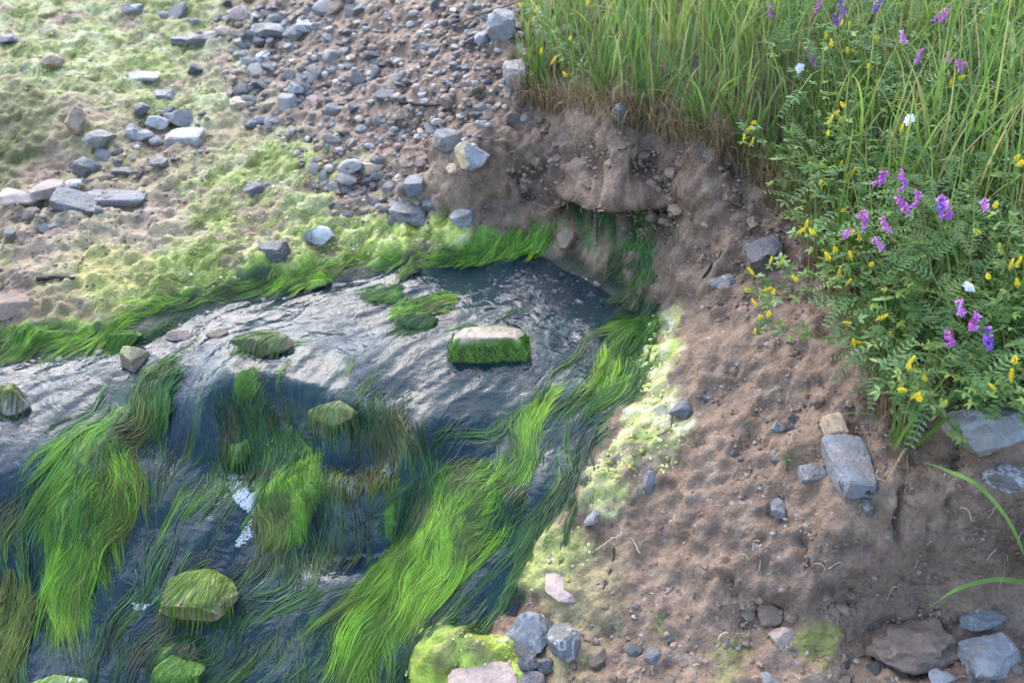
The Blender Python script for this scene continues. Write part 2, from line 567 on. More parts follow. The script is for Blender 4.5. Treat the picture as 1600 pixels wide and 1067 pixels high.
BANK_XYZ = [  # world points on the grassy bank and beyond the frame
    (.55,2.35,.42),(.35,2.75,.40),(.25,3.1,.40),(.5,3.5,.42),(.9,2.1,.42),(1.1,2.6,.46),(.85,1.75,.38),(.95,1.45,.32),(1.4,1.7,.42),(1.5,2.4,.47),(2.4,2.4,.5),(2.4,1.5,.42),(1.2,3.5,.47),(2.4,3.8,.5),
    (0,4.2,.42),(0,5.2,.5),(-1,5,.3),(-2.5,5,.2),(-3,4,.14),(-3,3,.0),(-3,2,-.1),(-3,1,-.3),(-2,.3,-.5),(0,.3,-.5),(1,.3,-.2),(2,.5,.1),(2.5,1,.3),(1.2,5.2,.5)]

def world_of(lst):
    a = np.array(lst, float)
    a[:, 2] = np.where(a[:, 2] < -.06, -.06 + (a[:, 2] + .06) * .8, a[:, 2])
    x, y = unproj(a[:, 0], a[:, 1], a[:, 2])
    return x, y, a[:, 2]

sx, sy, sz = world_of(STREAM)
bx, by, bz = world_of(BANK)
wz_ = np.array(BANK_XYZ, float)
WATER = RBF(np.concatenate([sx, bx]), np.concatenate([sy, by]), np.concatenate([sz, np.minimum(bz - .03, 0.0)]), .05)
gx = np.concatenate([sx, bx, wz_[:, 0]])
gy = np.concatenate([sy, by, wz_[:, 1]])
gz = np.concatenate([sz - .03, bz, wz_[:, 2]])
GROUND = RBF(gx, gy, gz, .075)

def axis(a, b, step_fn, out0, out1):
    v = [a]
    while v[-1] < b: v.append(v[-1] + step_fn(v[-1]))
    s = step_fn(a)
    lo, hi = [a], []
    while lo[-1] > out0:
        s *= 1.28
        lo.append(lo[-1] - s)
    s = step_fn(b)
    hi = [v[-1]]
    while hi[-1] < out1:
        s *= 1.28
        hi.append(hi[-1] + s)
    return np.array(lo[::-1][:-1] + v + hi[1:])

AX = axis(-2.3, 1.5, lambda t: .0066, -30, 30)
AY = axis(.85, 4.6, lambda t: .0056 + max(0, t - 2.1) * .0018, -12, 45)
X, Y = np.meshgrid(AX, AY)
Z = GROUND(X, Y)
far = smooth(5.0, 9.0, np.hypot(X, Y - 2))
Z = np.clip(Z, -.8, .8) * (1 - far) + (.1 + .3 * fbm2(X, Y, .12, 3, 5)) * far
Z = np.where(Y < .8, np.minimum(Z, .35), Z)
PX, PY, PD = project(X, Y, Z)
warpx = PX + (fbm2(X, Y, 14, 4, 21)) * 34
warpy = PY + (fbm2(X, Y, 14, 4, 33)) * 26

ZONE = {
 'stream': [(770,396),(880,398),(950,430),(985,468),(1040,478),(1010,560),(975,630),(930,700),(905,770),(850,850),(810,930),(740,985),(670,1010),(610,1090),(560,1250),(-500,1300),(-500,560),(0,538),(90,528),(190,510),(240,478),(330,455),(440,428),(560,408),(660,398)],
 'greenmass': [(1000,480),(1060,490),(1000,600),(940,700),(905,780),(850,850),(800,930),(740,980),(670,1000),(600,1090),(530,1090),(590,940),(620,880),(610,820),(660,770),(720,730),(780,680),(810,610),(880,560),(960,520)],
 'leftmass': [(215,590),(290,555),(290,640),(215,690),(215,780),(180,890),(60,970),(20,1060),(-80,1080),(-80,800),(40,760),(120,670)],
 'farmoss': [(-500,-150),(330,-60),(330,40),(300,90),(350,140),(300,190),(230,190),(160,150),(110,140),(40,140),(-500,150)],
 'ledge': [(-400,135),(60,135),(110,180),(70,250),(20,290),(-400,300)],
 'midmoss': [(330,235),(430,205),(500,225),(570,255),(500,290),(520,330),(600,345),(700,342),(735,372),(700,392),(560,402),(400,430),(300,470),(220,492),(150,480),(180,440),(270,400),(330,370),(300,330),(260,290)],
 'upmoss': [(300,100),(350,60),(400,80),(380,140),(330,190),(280,210),(250,190)],
 'lime': [(480,350),(560,340),(640,345),(715,345),(730,378),(640,392),(540,402),(440,425),(340,450),(300,430),(400,395)],
 'shoreband': [(-100,515),(60,508),(180,505),(220,470),(300,445),(420,415),(560,395),(740,380),(800,388),(700,404),(560,412),(440,436),(330,462),(235,490),(190,520),(90,535),(-100,550)],
 'yellowmoss': [(110,410),(200,395),(260,420),(250,465),(190,490),(130,470)],
 'sediment': [(80,340),(200,310),(320,330),(300,390),(180,420),(60,430),(40,390)],
 'rightmoss': [(1010,490),(1070,490),(1065,560),(1035,600),(1045,650),(1075,660),(1060,730),(1000,780),(945,805),(915,790),(925,740),(960,690),(1000,640),(1000,560)],
 'rightlow': [(845,840),(905,815),(935,850),(905,900),(850,930),(815,920)],
 'film': [(850,890),(960,850),(960,950),(900,1090),(840,1090),(840,960)],
 'bottommoss': [(620,1090),(655,1010),(720,975),(800,1000),(815,1070),(780,1150),(620,1150)],
 'cavegreen': [(895,345),(960,322),(1005,350),(1025,420),(1045,475),(960,470),(1000,420),(960,400),(900,395)],
 'caveleft': [(770,350),(860,345),(885,365),(850,392),(760,398),(700,392)],
 'oliveA': [(1255,970),(1330,975),(1330,1020),(1280,1040),(1240,1010)],
 'oliveB': [(1140,1005),(1170,1000),(1165,1080),(1110,1090)],
 'mudface': [(1180,800),(1300,820),(1560,820),(1620,930),(1450,950),(1240,945),(1170,880)],
 'palefilm': [(-300,-150),(420,-40),(440,200),(620,320),(740,370),(560,402),(400,430),(200,490),(-300,545)],
 'shallow': [(-100,560),(180,520),(420,450),(700,420),(700,520),(500,560),(300,560),(150,620),(60,760),(-100,760)],
}
def zone(n, feather, warp=True):
    a, b = (warpx, warpy) if warp else (PX, PY)
    return smooth(feather, -feather, poly_sd(ZONE[n], a, b))

z_stream = zone('stream', 10)
z_in = smooth(6, -14, poly_sd(ZONE['stream'], PX, PY))
z_green, z_left = zone('greenmass', 14), zone('leftmass', 14)
z_algae = np.maximum(z_green, z_left)
z_moss = np.max([zone('farmoss', 22) * .9, zone('ledge', 14), zone('midmoss', 20), zone('rightmoss', 12), zone('rightlow', 12), zone('bottommoss', 12), zone('upmoss', 16) * .8], axis=0)
N3 = lambda s, o, seed, g=.5: fbm3((X, Y, Z), s, o, seed, g)

# lumps of algae standing above the water
hump = np.zeros_like(Z)
HUMPS = [(462,740,46,46,.075),(438,795,40,46,.06),(250,610,48,46,.055),(200,680,60,60,.05),(150,770,70,75,.05),(120,860,70,60,.04),(30,970,50,70,.04),
         (720,770,95,60,.055),(690,850,80,60,.05),(780,810,60,50,.04),(840,640,50,50,.03),(900,600,60,50,.025),(1000,540,40,60,.02),(620,950,40,70,.035),(580,1020,30,50,.03),
         (660,428,32,16,.03),(700,405,60,10,.015),(610,474,24,14,.022),(500,438,28,20,.025),(545,432,22,16,.02),(640,495,30,14,.012),(390,602,20,14,.02),(285,1040,60,40,.07),
         (520,635,46,26,.02),(375,705,34,34,.05),(620,800,24,36,.035),(470,690,20,26,.04),(655,690,26,18,.02),(480,915,20,20,.02),(400,945,30,18,.02),(250,520,30,14,.012),(330,515,20,10,.012),
         (720,1020,70,36,.05),(1010,520,30,30,.02),(1030,700,40,50,.02),(960,760,40,30,.02),(260,810,30,30,.03),(640,1040,40,40,.02)]
for hx, hy, rx, ry, hz in HUMPS:
    d = ((warpx * .6 + PX * .4 - hx) / rx) ** 2 + ((warpy * .6 + PY * .4 - hy) / ry) ** 2
    hump += hz * np.exp(-d * 1.3)
amp_mud = (1 - z_in) * smooth(6, 4, np.hypot(X, Y - 2.2))
disp = np.zeros_like(Z)
disp += amp_mud * (.024 * N3(5, 3, 1) + .027 * N3(17, 3, 2) + .014 * N3(46, 3, 3, .6))
wl = worley2(X * 16 + N3(9, 2, 6) * .5, Y * 16, 8)
clod = smooth(.55, .1, wl)
mound = np.exp(-(((PX - 960) / 190) ** 2 + ((PY - 270) / 90) ** 2)) + .6 * np.exp(-(((PX - 1120) / 110) ** 2 + ((PY - 420) / 150) ** 2))
wb1 = worley2(X * 11 + N3(7, 2, 41) * .8, Z * 9 + Y * 5 + N3(7, 2, 42) * .8, 43)
disp += amp_mud * mound * (.045 * (.5 - wb1) + .02 * N3(12, 3, 44))
wc = worley2(X * 38 + N3(15, 2, 46) * .6, Y * 38 + Z * 20, 47)
disp += amp_mud * .010 * (.5 - wc) * smooth(-.05, .5, N3(5, 2, 48))
disp += amp_mud * .016 * clod * smooth(.0, .5, N3(6, 2, 15))
wm = worley2(X * 45 + N3(20, 2, 9) * .7, Y * 45 + N3(20, 2, 10) * .7, 18)
disp += z_moss * (.012 * (1 - wm) + .010 * N3(30, 3, 11)) * (1 - .5 * smooth(330, 230, PY) * smooth(600, 400, PX)) 
z_in_rough = z_in * (.006 * N3(22, 3, 12) + .004 * N3(60, 2, 13))
disp += z_in_rough
# pits and cracks in the mud
grit = PX + N3(40, 2, 51) * 6
for pts, w, dep in [([(1412,760),(1405,795),(1398,832)], 5, .03),([(1245,835),(1252,870),(1275,895),(1295,925)], 5, .018),([(1320,860),(1345,848),(1360,852)], 4, .012),
                    ([(1488,690),(1490,730)], 4, .02),([(1480,780),(1490,830)], 4, .012),([(1190,960),(1205,948),(1222,965)], 6, .025),([(1110,905),(1125,898),(1145,908)], 5, .012),
                    ([(870,250),(905,240),(930,262),(935,290)], 8, .02),([(820,300),(860,315),(900,320)], 7, .02),([(1000,255),(1040,290),(1050,330)], 7, .02),([(700,330),(690,350)], 6, .015),
                    ([(1060,380),(1085,410)], 6, .015),([(1140,880),(1150,930)], 6, .012),([(1330,640),(1345,690)], 7, .015)]:
    d = line_d(pts, grit, PY + N3(40, 2, 52) * 6)
    disp -= dep * smooth(w * 1.6, w * .3, d) * (Y > .9)
# the spring's mouth: cut a hollow below the lip
gyy, gxx = np.gradient(Z, AY, AX)
nx_, ny_, nz_ = -gxx, -gyy, np.ones_like(Z)
ln = np.sqrt(nx_ ** 2 + ny_ ** 2 + 1)
nx_, ny_, nz_ = nx_ / ln, ny_ / ln, nz_ / ln
steep = smooth(.9, .5, nz_)
VX, VY, VZ = X + nx_ * disp, Y + ny_ * disp, Z + nz_ * disp + hump * .8
near_ = smooth(.22, .12, np.abs(Y - 2.1))
lip = near_ * np.exp(-(((PX - 960) / 85) ** 2 + ((PY - 296) / 26) ** 2))
hol = near_ * np.exp(-(((PX - 948) / 55) ** 2 + ((PY - 340) / 25) ** 2))
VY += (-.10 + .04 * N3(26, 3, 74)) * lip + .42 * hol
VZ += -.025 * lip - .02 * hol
ZS = VZ                                                     # height lookup for everything placed below

def bil(F, x, y):
    x, y = np.asarray(x, float), np.asarray(y, float)
    i = np.clip(np.searchsorted(AX, x) - 1, 0, len(AX) - 2)
    j = np.clip(np.searchsorted(AY, y) - 1, 0, len(AY) - 2)
    u = np.clip((x - AX[i]) / (AX[i + 1] - AX[i]), 0, 1)
    v = np.clip((y - AY[j]) / (AY[j + 1] - AY[j]), 0, 1)
    return (F[j, i] * (1 - u) + F[j, i + 1] * u) * (1 - v) + (F[j + 1, i] * (1 - u) + F[j + 1, i + 1] * u) * v

def at(px, py, lift=0):
    """first hit of the photo ray with the ground -> (n,3), depth along lens"""
    px, py = np.atleast_1d(np.asarray(px, float)), np.atleast_1d(np.asarray(py, float))
    dx, dy, dz = ray(px, py)
    t = np.full(px.shape, .9)
    done = np.zeros(px.shape, bool)
    for _ in range(900):
        z = CAM_H + t * dz
        hit = z <= bil(ZS, t * dx, t * dy) + lift
        done |= hit
        t = np.where(done, t, t + .006)
        if done.all(): break
    return np.stack([t * dx, t * dy, CAM_H + t * dz], -1), t

# ------------------------------------------------------------------ ground colours; the stream bed also carries painted reflections
def lerp(a, b, f): return a * (1 - f[..., None]) + np.asarray(b, float) * f[..., None]
nA, nB, nC = N3(3, 3, 61), N3(12, 4, 62), N3(45, 3, 63)
col = np.empty(X.shape + (3,))
col[:] = (.20, .127, .082)
col = lerp(col, (.25, .165, .11), smooth(-.2, .5, nB) * .7)
col = lerp(col, (.125, .078, .054), smooth(0, .5, N3(8, 3, 64)) * .8)
col = lerp(col, (.13, .085, .06), mound * .3)
col = lerp(col, (.33, .25, .18), smooth(.15, .45, N3(28, 4, 72)) * .35)
col = lerp(col, (.29, .195, .13), smooth(760, 500, PX) * smooth(440, 340, PY) * .7)
col = lerp(col, (.36, .265, .19), zone('sediment', 40) * .7)
col = lerp(col, (.165, .112, .082), zone('mudface', 25) * .6)
col = lerp(col, (.36, .34, .12), zone('palefilm', 50) * smooth(-.4, .4, N3(7, 4, 65)) * .45)
gp = smooth(-.5, .15, nB + .5 * nA)
col = lerp(col, (.27, .30, .075), zone('farmoss', 40) * gp * .85)
col = lerp(col, (.46, .44, .25), zone('farmoss', 40) * smooth(-.05, .4, N3(16, 4, 66)) * .8)
col = lerp(col, (.115, .125, .03), zone('ledge', 14) * (.55 + .4 * gp))
col = lerp(col, (.42, .43, .23), zone('upmoss', 20) * smooth(-.2, .3, nB))
col = lerp(col, (.42, .42, .20), zone('midmoss', 26) * smooth(-.25, .25, nB + .3 * nC) * .85)
col = lerp(col, (.30, .35, .07), zone('midmoss', 20) * smooth(-.1, .3, N3(10, 4, 67)) * .75)
col = lerp(col, (.45, .50, .10), zone('lime', 14) * smooth(-.4, .1, nB))
col = lerp(col, (.62, .60, .32), zone('lime', 14) * smooth(.05, .4, nC + nB * .6) * .8)
col = lerp(col, (.40, .36, .10), zone('yellowmoss', 20) * (.5 + .4 * gp))
col = lerp(col, (.17, .30, .03), zone('shoreband', 7) * smooth(-.5, 0, nB) * .85)
col = lerp(col, (.45, .42, .17), zone('rightmoss', 10) * smooth(-.55, 0, nB) * .95)
col = lerp(col, (.40, .47, .08), zone('rightmoss', 10) * smooth(-.05, .35, N3(14, 4, 68)) * .9)
col = lerp(col, (.62, .56, .38), zone('rightmoss', 8) * smooth(.15, .5, nC * .7 + N3(11, 3, 69)) * .8)
col = lerp(col, (.22, .16, .11), zone('rightmoss', 8) * smooth(.2, .45, N3(19, 4, 70)) * .8)
col = lerp(col, (.44, .46, .12), zone('rightlow', 10) * smooth(-.5, .1, nB))
col = lerp(col, (.33, .27, .12), zone('film', 26) * .6)
col = lerp(col, (.36, .45, .06), zone('bottommoss', 9) * smooth(-.6, -.1, nB))
col = lerp(col, (.52, .52, .16), zone('bottommoss', 9) * smooth(.05, .4, nC + nB) * .8)
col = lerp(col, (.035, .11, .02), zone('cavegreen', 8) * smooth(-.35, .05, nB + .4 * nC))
col = lerp(col, (.12, .24, .03), zone('caveleft', 9) * smooth(-.4, .1, nB))
col = lerp(col, (.24, .25, .05), zone('oliveA', 9) * smooth(-.4, .2, nC + nB) * .8)
col = lerp(col, (.20, .20, .06), zone('oliveB', 14) * .6)
bed = np.empty_like(col)
bed[:] = (.030, .055, .024)
bed = lerp(bed, (.24, .165, .125), zone('shallow', 30) * smooth(-.25, .35, nB + .3 * nA) * .55)
bed = lerp(bed, (.14, .10, .06), smooth(.25, .5, N3(9, 3, 71)) * .35)
bed = lerp(bed, (.02, .03, .014), smooth(120, 60, np.hypot((PX - 870) / 1.1, (PY - 435) * 2.2)) * .9)  # bed painted dark at the spring head, for the bank mirrored in the water
bed = lerp(bed, (.16, .095, .05), smooth(60, 10, np.hypot((PX - 860) / 1.8, PY - 460)) * smooth(-.3, .2, nB) * .8)
bed = lerp(bed, (.018, .034, .055), smooth(110, 50, np.hypot((PX - 555), (PY - 868) * 1.5)) * .9)  # blue of the reflected sky put into the lower pool's bed colour
bed = lerp(bed, (.045, .105, .018), z_algae * .9)
hh = smooth(.012, .03, hump)
bed = lerp(bed, (.10, .20, .022), hh * (.6 + .4 * smooth(-.3, .3, nB)))
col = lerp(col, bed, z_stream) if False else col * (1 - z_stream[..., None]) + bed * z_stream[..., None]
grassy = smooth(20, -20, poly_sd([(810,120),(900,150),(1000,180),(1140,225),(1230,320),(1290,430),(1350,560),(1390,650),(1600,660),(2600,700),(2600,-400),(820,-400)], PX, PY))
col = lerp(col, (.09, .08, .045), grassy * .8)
alpha = np.clip(z_stream + z_moss * .8 + grassy, 0, 1)

ny_n, nx_n = X.shape
idx = np.arange(nx_n * ny_n).reshape(ny_n, nx_n)
F = np.stack([idx[:-1, :-1], idx[:-1, 1:], idx[1:, 1:], idx[1:, :-1]], -1).reshape(-1, 4)
V = np.stack([VX, VY, VZ], -1).reshape(-1, 3)
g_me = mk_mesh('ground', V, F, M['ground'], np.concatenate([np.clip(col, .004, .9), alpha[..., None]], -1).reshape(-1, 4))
ground = link('ground', g_me)
tag(ground, 'brown muddy stream bank and bed with mossy edges', None, None, 'structure')

# ------------------------------------------------------------------ flow of the stream
FLOW = [(950,440,-1,.15),(850,430,-1,.1),(700,470,-1,.3),(550,480,-1,.15),(400,500,-1,.2),(250,540,-1,.2),(100,590,-1,.3),(50,700,-.6,.7),(-100,600,-1,.3),
 (700,600,-.9,.4),(550,600,-.7,.6),(400,600,-.5,.8),(300,620,-.5,.8),(450,680,-.15,1),(570,690,-.1,1),(360,680,-.1,1),(620,680,.3,1),
 (1000,520,-.6,.8),(950,600,-.7,.7),(880,660,-.75,.65),(860,620,-.7,.7),(820,690,-.25,1),(900,720,-.5,.9),(880,800,-.5,.9),(800,760,-.7,.7),(740,750,-.85,.5),(690,800,-.7,.7),(650,870,-.5,.9),(720,870,-.6,.8),
 (640,930,-.6,.8),(580,1000,-.35,.95),(750,920,-.85,.5),(680,1000,-.7,.6),(560,1080,-.3,1),(800,900,-.7,.6),
 (240,620,-.6,.8),(200,660,-.6,.8),(170,750,-.45,.9),(120,850,-.5,.85),(50,900,-.4,.9),(30,1000,-.4,.9),(60,780,-.6,.8),(200,820,-.2,1),
 (455,740,-.2,1),(430,830,-.2,1),(300,740,-.6,.6),(300,830,-.6,.8),(330,780,-.7,.6),(200,900,-.6,.8),(250,980,-.7,.7),(400,930,-.7,.6),(500,980,-.6,.75),(350,1040,-.75,.65),(480,1040,-.5,.85),
 (540,880,-.5,.8),(560,790,-.1,1),(800,560,-.8,.5),(740,700,-.7,.6),(930,510,-.9,.45),(640,620,-.7,.5),(760,640,-.9,.4),(1020,420,-.1,1),(900,360,-.3,1),(800,370,-.8,.5)]
fl = np.array(FLOW, float)
fl[:, 2:] /= np.linalg.norm(fl[:, 2:], axis=1, keepdims=True)
def flow(x, y, z):
    """world xy direction of the current at points"""
    px, py, d = project(x, y, z)
    w = 1 / (((px[:, None] - fl[:, 0]) ** 2 + (py[:, None] - fl[:, 1]) ** 2) + 300) ** 1.6
    w /= w.sum(1, keepdims=True)
    ux, uy = w @ fl[:, 2], w @ fl[:, 3]
    x2, y2 = unproj(px + ux * 4, py + uy * 4, z)
    v = np.stack([x2 - x, y2 - y], -1)
    return v / (np.linalg.norm(v, axis=1, keepdims=True) + 1e-9)

# ------------------------------------------------------------------ water
WSX, WSY = .0050, .0048
wxa = np.arange(-1.75, .45, WSX)
wya = np.arange(.78, 2.45, WSY)
WX, WY = np.meshgrid(wxa, wya)
WZ = np.minimum(WATER(WX, WY), .004)
# current on a coarse lattice
cxa, cya = np.arange(-1.9, .7, .03), np.arange(.7, 2.6, .03)
CX, CY = np.meshgrid(cxa, cya)
CF = flow(CX.ravel(), CY.ravel(), WATER(CX, CY).ravel()).reshape(CX.shape + (2,))
def flow_at(x, y):
    u, v = np.clip((x + 1.9) / .03, 0, len(cxa) - 1.01), np.clip((y - .7) / .03, 0, len(cya) - 1.01)
    i, j = u.astype(int), v.astype(int)
    u, v = (u - i)[..., None], (v - j)[..., None]
    return (CF[j, i] * (1 - u) + CF[j, i + 1] * u) * (1 - v) + (CF[j + 1, i] * (1 - u) + CF[j + 1, i + 1] * u) * v
def streaks(x, y, reach, n, fn):
    """noise dragged along the current"""
    tot = fn(x, y)
    for sgn in (-1, 1):
        a, b = x.copy(), y.copy()
        for _ in range(n):
            f = flow_at(a, b)
            a += sgn * f[..., 0] * reach / n
            b += sgn * f[..., 1] * reach / n
            tot = tot + fn(a, b)
    return tot / math.sqrt(2 * n + 1)
rip = .0008 * streaks(WX, WY, .035, 4, lambda x, y: noise2(x * 62, y * 62, 81))
rip += .0011 * streaks(WX, WY, .03, 3, lambda x, y: noise2(x * 30, y * 30, 83))
rip += .0014 * fbm2(WX + .02 * noise2(WX * 9, WY * 9, 3), WY, 16, 2, 82)
wpx, wpy, _ = project(WX, WY, WZ)
calm = smooth(1.25, .7, np.hypot((wpx - 545) / 75, (wpy - 885) / 45))       # the still lower pool
calm2 = smooth(1.3, .6, np.hypot((wpx - 870) / 130, (wpy - 425) / 45))          # and the quiet head of the spring
WZ2 = WZ + rip * (1 - .6 * calm) * (1 - .75 * calm2)
keep = (poly_sd(ZONE['stream'], wpx, wpy) < 26) & (WZ2 > bil(VZ, WX, WY) - .012)
wi = np.arange(WX.size).reshape(WX.shape)
kf = keep[:-1, :-1] & keep[:-1, 1:] & keep[1:, 1:] & keep[1:, :-1]
WF = np.stack([wi[:-1, :-1], wi[:-1, 1:], wi[1:, 1:], wi[1:, :-1]], -1)[kf]
used = np.unique(WF)
remap = np.full(WX.size, -1)
remap[used] = np.arange(len(used))
WV = np.stack([WX, WY, WZ2], -1).reshape(-1, 3)[used]
water = link('water', mk_mesh('water', WV, remap[WF], M['water']))
tag(water, 'clear rippling spring water reflecting the pale sky', None, None, 'structure')

def water_z(x, y):
    i = np.clip(((np.asarray(x) - wxa[0]) / WSX).astype(int), 0, len(wxa) - 1)
    j = np.clip(((np.asarray(y) - wya[0]) / WSY).astype(int), 0, len(wya) - 1)
    return WZ[j, i]

def surf(x, y, lift):
    return np.maximum(bil(VZ, x, y) + .002, water_z(x, y) + lift)

def seeds_in(poly, n, warp=0):
    P = np.array(poly, float)
    out = np.zeros((0, 2))
    while len(out) < n:
        q = rng.uniform(P.min(0), P.max(0), (n * 3, 2))
        sd = poly_sd(poly, q[:, 0], q[:, 1])
        # thin out towards the border
        out = np.vstack([out, q[sd < -rng.uniform(0, 1, len(q)) ** 3 * warp]])
    return out[:n]

def strands(seeds, per, length, spread, width, cols, lift, wig=.0025, k=8, ground_only=False, taper=.6, cvar=.45):
    """locks of filaments that follow the current; returns ribbon arrays"""
    surf = (lambda x, y, l: bil(VZ, x, y) + .001 + l) if ground_only else globals()['surf']
    P0, _ = at(seeds[:, 0], seeds[:, 1])
    thin = fbm2(P0[:, 0], P0[:, 1], 13, 3, 177) + rng.normal(0, .12, len(P0)) > -.22
    if lift[1] <= .001 and not ground_only:                # the still pools under the falls stay open
        ax_, ay_, _d = project(P0[:, 0], P0[:, 1], P0[:, 2])
        thin &= (np.hypot((ax_ - 560) / 85, (ay_ - 868) / 48) > 1) & (np.hypot((ax_ - 565) / 60, (ay_ - 722) / 20) > 1)
    P0 = P0[thin]
    n = len(P0)
    L = rng.uniform(.55, 1.25, n) * length
    G = np.zeros((n, k, 3))
    D = np.zeros((n, k, 2))
    p = P0.copy()
    ph, fr = rng.uniform(0, 6.28, n), rng.uniform(6, 16, n)
    lf = rng.uniform(lift[0], lift[1], n)
    bend = rng.normal(0, .16, n)
    for s in range(k):
        f = flow_at(p[:, 0], p[:, 1])
        a = bend + .5 * noise2(p[:, 0] * 14, p[:, 1] * 14, 5) + .2 * np.sin(ph + s / k * fr * .5)
        f = np.stack([f[:, 0] * np.cos(a) - f[:, 1] * np.sin(a), f[:, 0] * np.sin(a) + f[:, 1] * np.cos(a)], -1)
        G[:, s], D[:, s] = p, f
        st = (L / k)[:, None]
        q = p.copy()
        q[:, :2] = p[:, :2] + f * st
        q[:, 2] = surf(q[:, 0], q[:, 1], lf)
        dz = q[:, 2] - p[:, 2]
        sl_ = np.sqrt(1 + (dz / st[:, 0]) ** 2)             # keep the step length on steep falls
        q[:, :2] = p[:, :2] + f * st / sl_[:, None]
        q[:, 2] = np.maximum(surf(q[:, 0], q[:, 1], lf), p[:, 2] - st[:, 0])
        p = q
    t = np.linspace(0, 1, k)[None, :, None]
    m = n * per
    G, D = np.repeat(G, per, 0), np.repeat(D, per, 0)
    lfm = np.repeat(lf, per)
    off = rng.normal(0, 1, (m, 1, 1)) * spread
    back = rng.uniform(-.3, .3, (m, 1)) * length
    side = np.stack([-D[..., 1], D[..., 0]], -1)
    wob = np.sin(t[..., 0] * rng.uniform(4, 12, (m, 1)) + rng.uniform(0, 6.28, (m, 1)))[..., None] * wig * rng.uniform(.3, 1.6, (m, 1, 1))
    Q = G.copy()
    Q[..., :2] += side * (off * (1 - taper * t) + wob * (.25 + t)) + D * (back * (rng.uniform(.2, 1, (m, 1))))[..., None]
    zf = surf(Q[..., 0].ravel(), Q[..., 1].ravel(), np.repeat(lfm, k)).reshape(m, k)
    dzg = np.maximum(G[..., 2] - np.repeat(surf(G[..., 0].ravel(), G[..., 1].ravel(), np.repeat(lfm, k)).reshape(m, k)[:, :], 1, 0), 0)
    Q[..., 2] = zf + dzg + rng.uniform(0, .006, (m, 1)) * np.sin(np.pi * np.linspace(0, 1, k))[None]
    xy = Q[..., :2].reshape(-1, 2)
    v1 = fbm2(xy[:, 0], xy[:, 1], 28, 3, 131).reshape(m, k, 1)
    v2 = fbm2(xy[:, 0], xy[:, 1], 11, 3, 137).reshape(m, k, 1)
    W = .88 * width * rng.uniform(.55, 1.4, (m, 1)) * np.interp(np.linspace(0, 1, k), [0, .15, .7, 1], [.5, 1, .8, .15])[None]
    cols = np.array(cols, float)
    pn = fbm2(P0[:, 0], P0[:, 1], 9, 3, 77)
    order = np.argsort(cols @ np.array([.3, .6, .1]))
    gi = order[np.clip(((pn * .8 + .5 + rng.normal(0, .16, n)) * len(cols)).astype(int), 0, len(cols) - 1)]
    gi = np.repeat(gi, per)
    c = cols[gi] * np.repeat(rng.uniform(1 - cvar, 1 + cvar, n), per)[:, None] * rng.uniform(.85, 1.18, (m, 1))
    c = c[:, None, :] * (1 + .4 * v1)
    silt = smooth(.18, .5, v2) * .55
    c = c * (1 - silt) + np.array((.12, .105, .04)) * silt
    return ribbon_arrays(Q, W, np.clip(c, .005, .6))

def algae_obj(name, arrays, label, cat=None, kind=None, group=None):
    Vv, Ff, Cc = join(arrays)
    o = link(name, mk_mesh(name, Vv, Ff, M['algae'], Cc))
    return tag(o, label, cat, group, kind)

BRIGHT = [(.16,.31,.02),(.21,.38,.025),(.12,.25,.02),(.25,.40,.04),(.08,.19,.02)]
MIDG = [(.055,.14,.022),(.08,.18,.025),(.04,.11,.025),(.10,.2,.03)]
DARKG = [(.018,.055,.022),(.028,.075,.026),(.02,.05,.035),(.04,.09,.03),(.055,.115,.03)]
OLIVE = [(.12,.15,.025),(.10,.12,.025),(.16,.17,.03),(.07,.10,.02)]
def S(poly, n, w=60): return seeds_in(poly, n, w)

# under the surface, all over the bed: one uncountable growth
bedpoly = [(760,440),(700,420),(450,445),(330,470),(230,500),(180,560),(100,640),(20,720),(-60,900),(-60,1090),(560,1090),(640,880),(620,820),(700,740),(780,690),(830,610),(900,570),(980,500),(940,490),(860,500)]
deep = [(240,640),(420,600),(640,600),(780,640),(700,740),(620,820),(640,900),(560,1090),(-40,1090),(30,980),(180,880),(230,780)]
algae_obj('algae_growth', [
    strands(S(bedpoly, 330), 12, .16, .010, .0026, DARKG, (-.026, -.006)),
    strands(S(deep, 560), 14, .22, .010, .0022, DARKG + MIDG[:1], (-.013, .000)),
    strands(S(deep, 300), 14, .20, .008, .0017, DARKG[2:] + MIDG, (-.007, .000)),
    strands(S(bedpoly, 130), 12, .12, .006, .0021, MIDG, (-.008, .001))],
    'dark green thread algae waving under the running water', None, 'stuff')
algae_obj('algae_mat', [
    strands(S(ZONE['greenmass'], 340), 17, .23, .011, .0020, MIDG[:2] + DARKG, (-.014, .001)),
    strands(S([(600,880),(640,800),(700,735),(790,720),(810,800),(780,850),(700,880),(640,940),(590,1010),(560,1060),(540,1060),(590,940)], 400), 31, .20, .011, .0013, BRIGHT, (-.005, .007)),
    strands(S([(830,620),(890,600),(860,650),(830,720),(800,760),(805,690)], 110), 30, .16, .009, .0013, BRIGHT + MIDG, (-.006, .004)),
    strands(S([(980,490),(1040,485),(1030,560),(960,620),(920,650),(940,560)], 110), 22, .12, .009, .0015, MIDG + BRIGHT[:2], (-.002, .005))],
    'broad mat of bright green combed algae along the right side of the stream', 'algae')
algae_obj('algae_mat', [
    strands(S(ZONE['leftmass'], 300), 20, .18, .012, .0020, MIDG + DARKG[1:], (-.012, .002)),
    strands(S([(130,680),(200,640),(215,700),(205,790),(150,880),(90,950),(70,900),(130,800),(100,720)], 300), 29, .19, .011, .0013, BRIGHT + OLIVE[:1], (-.005, .007)),
    strands(S([(-20,900),(60,900),(60,980),(10,1060),(-40,1060)], 110), 20, .13, .011, .0019, OLIVE + BRIGHT[:1], (.002, .008))],
    'long tangled green algae mat trailing down the left side of the stream', 'algae')
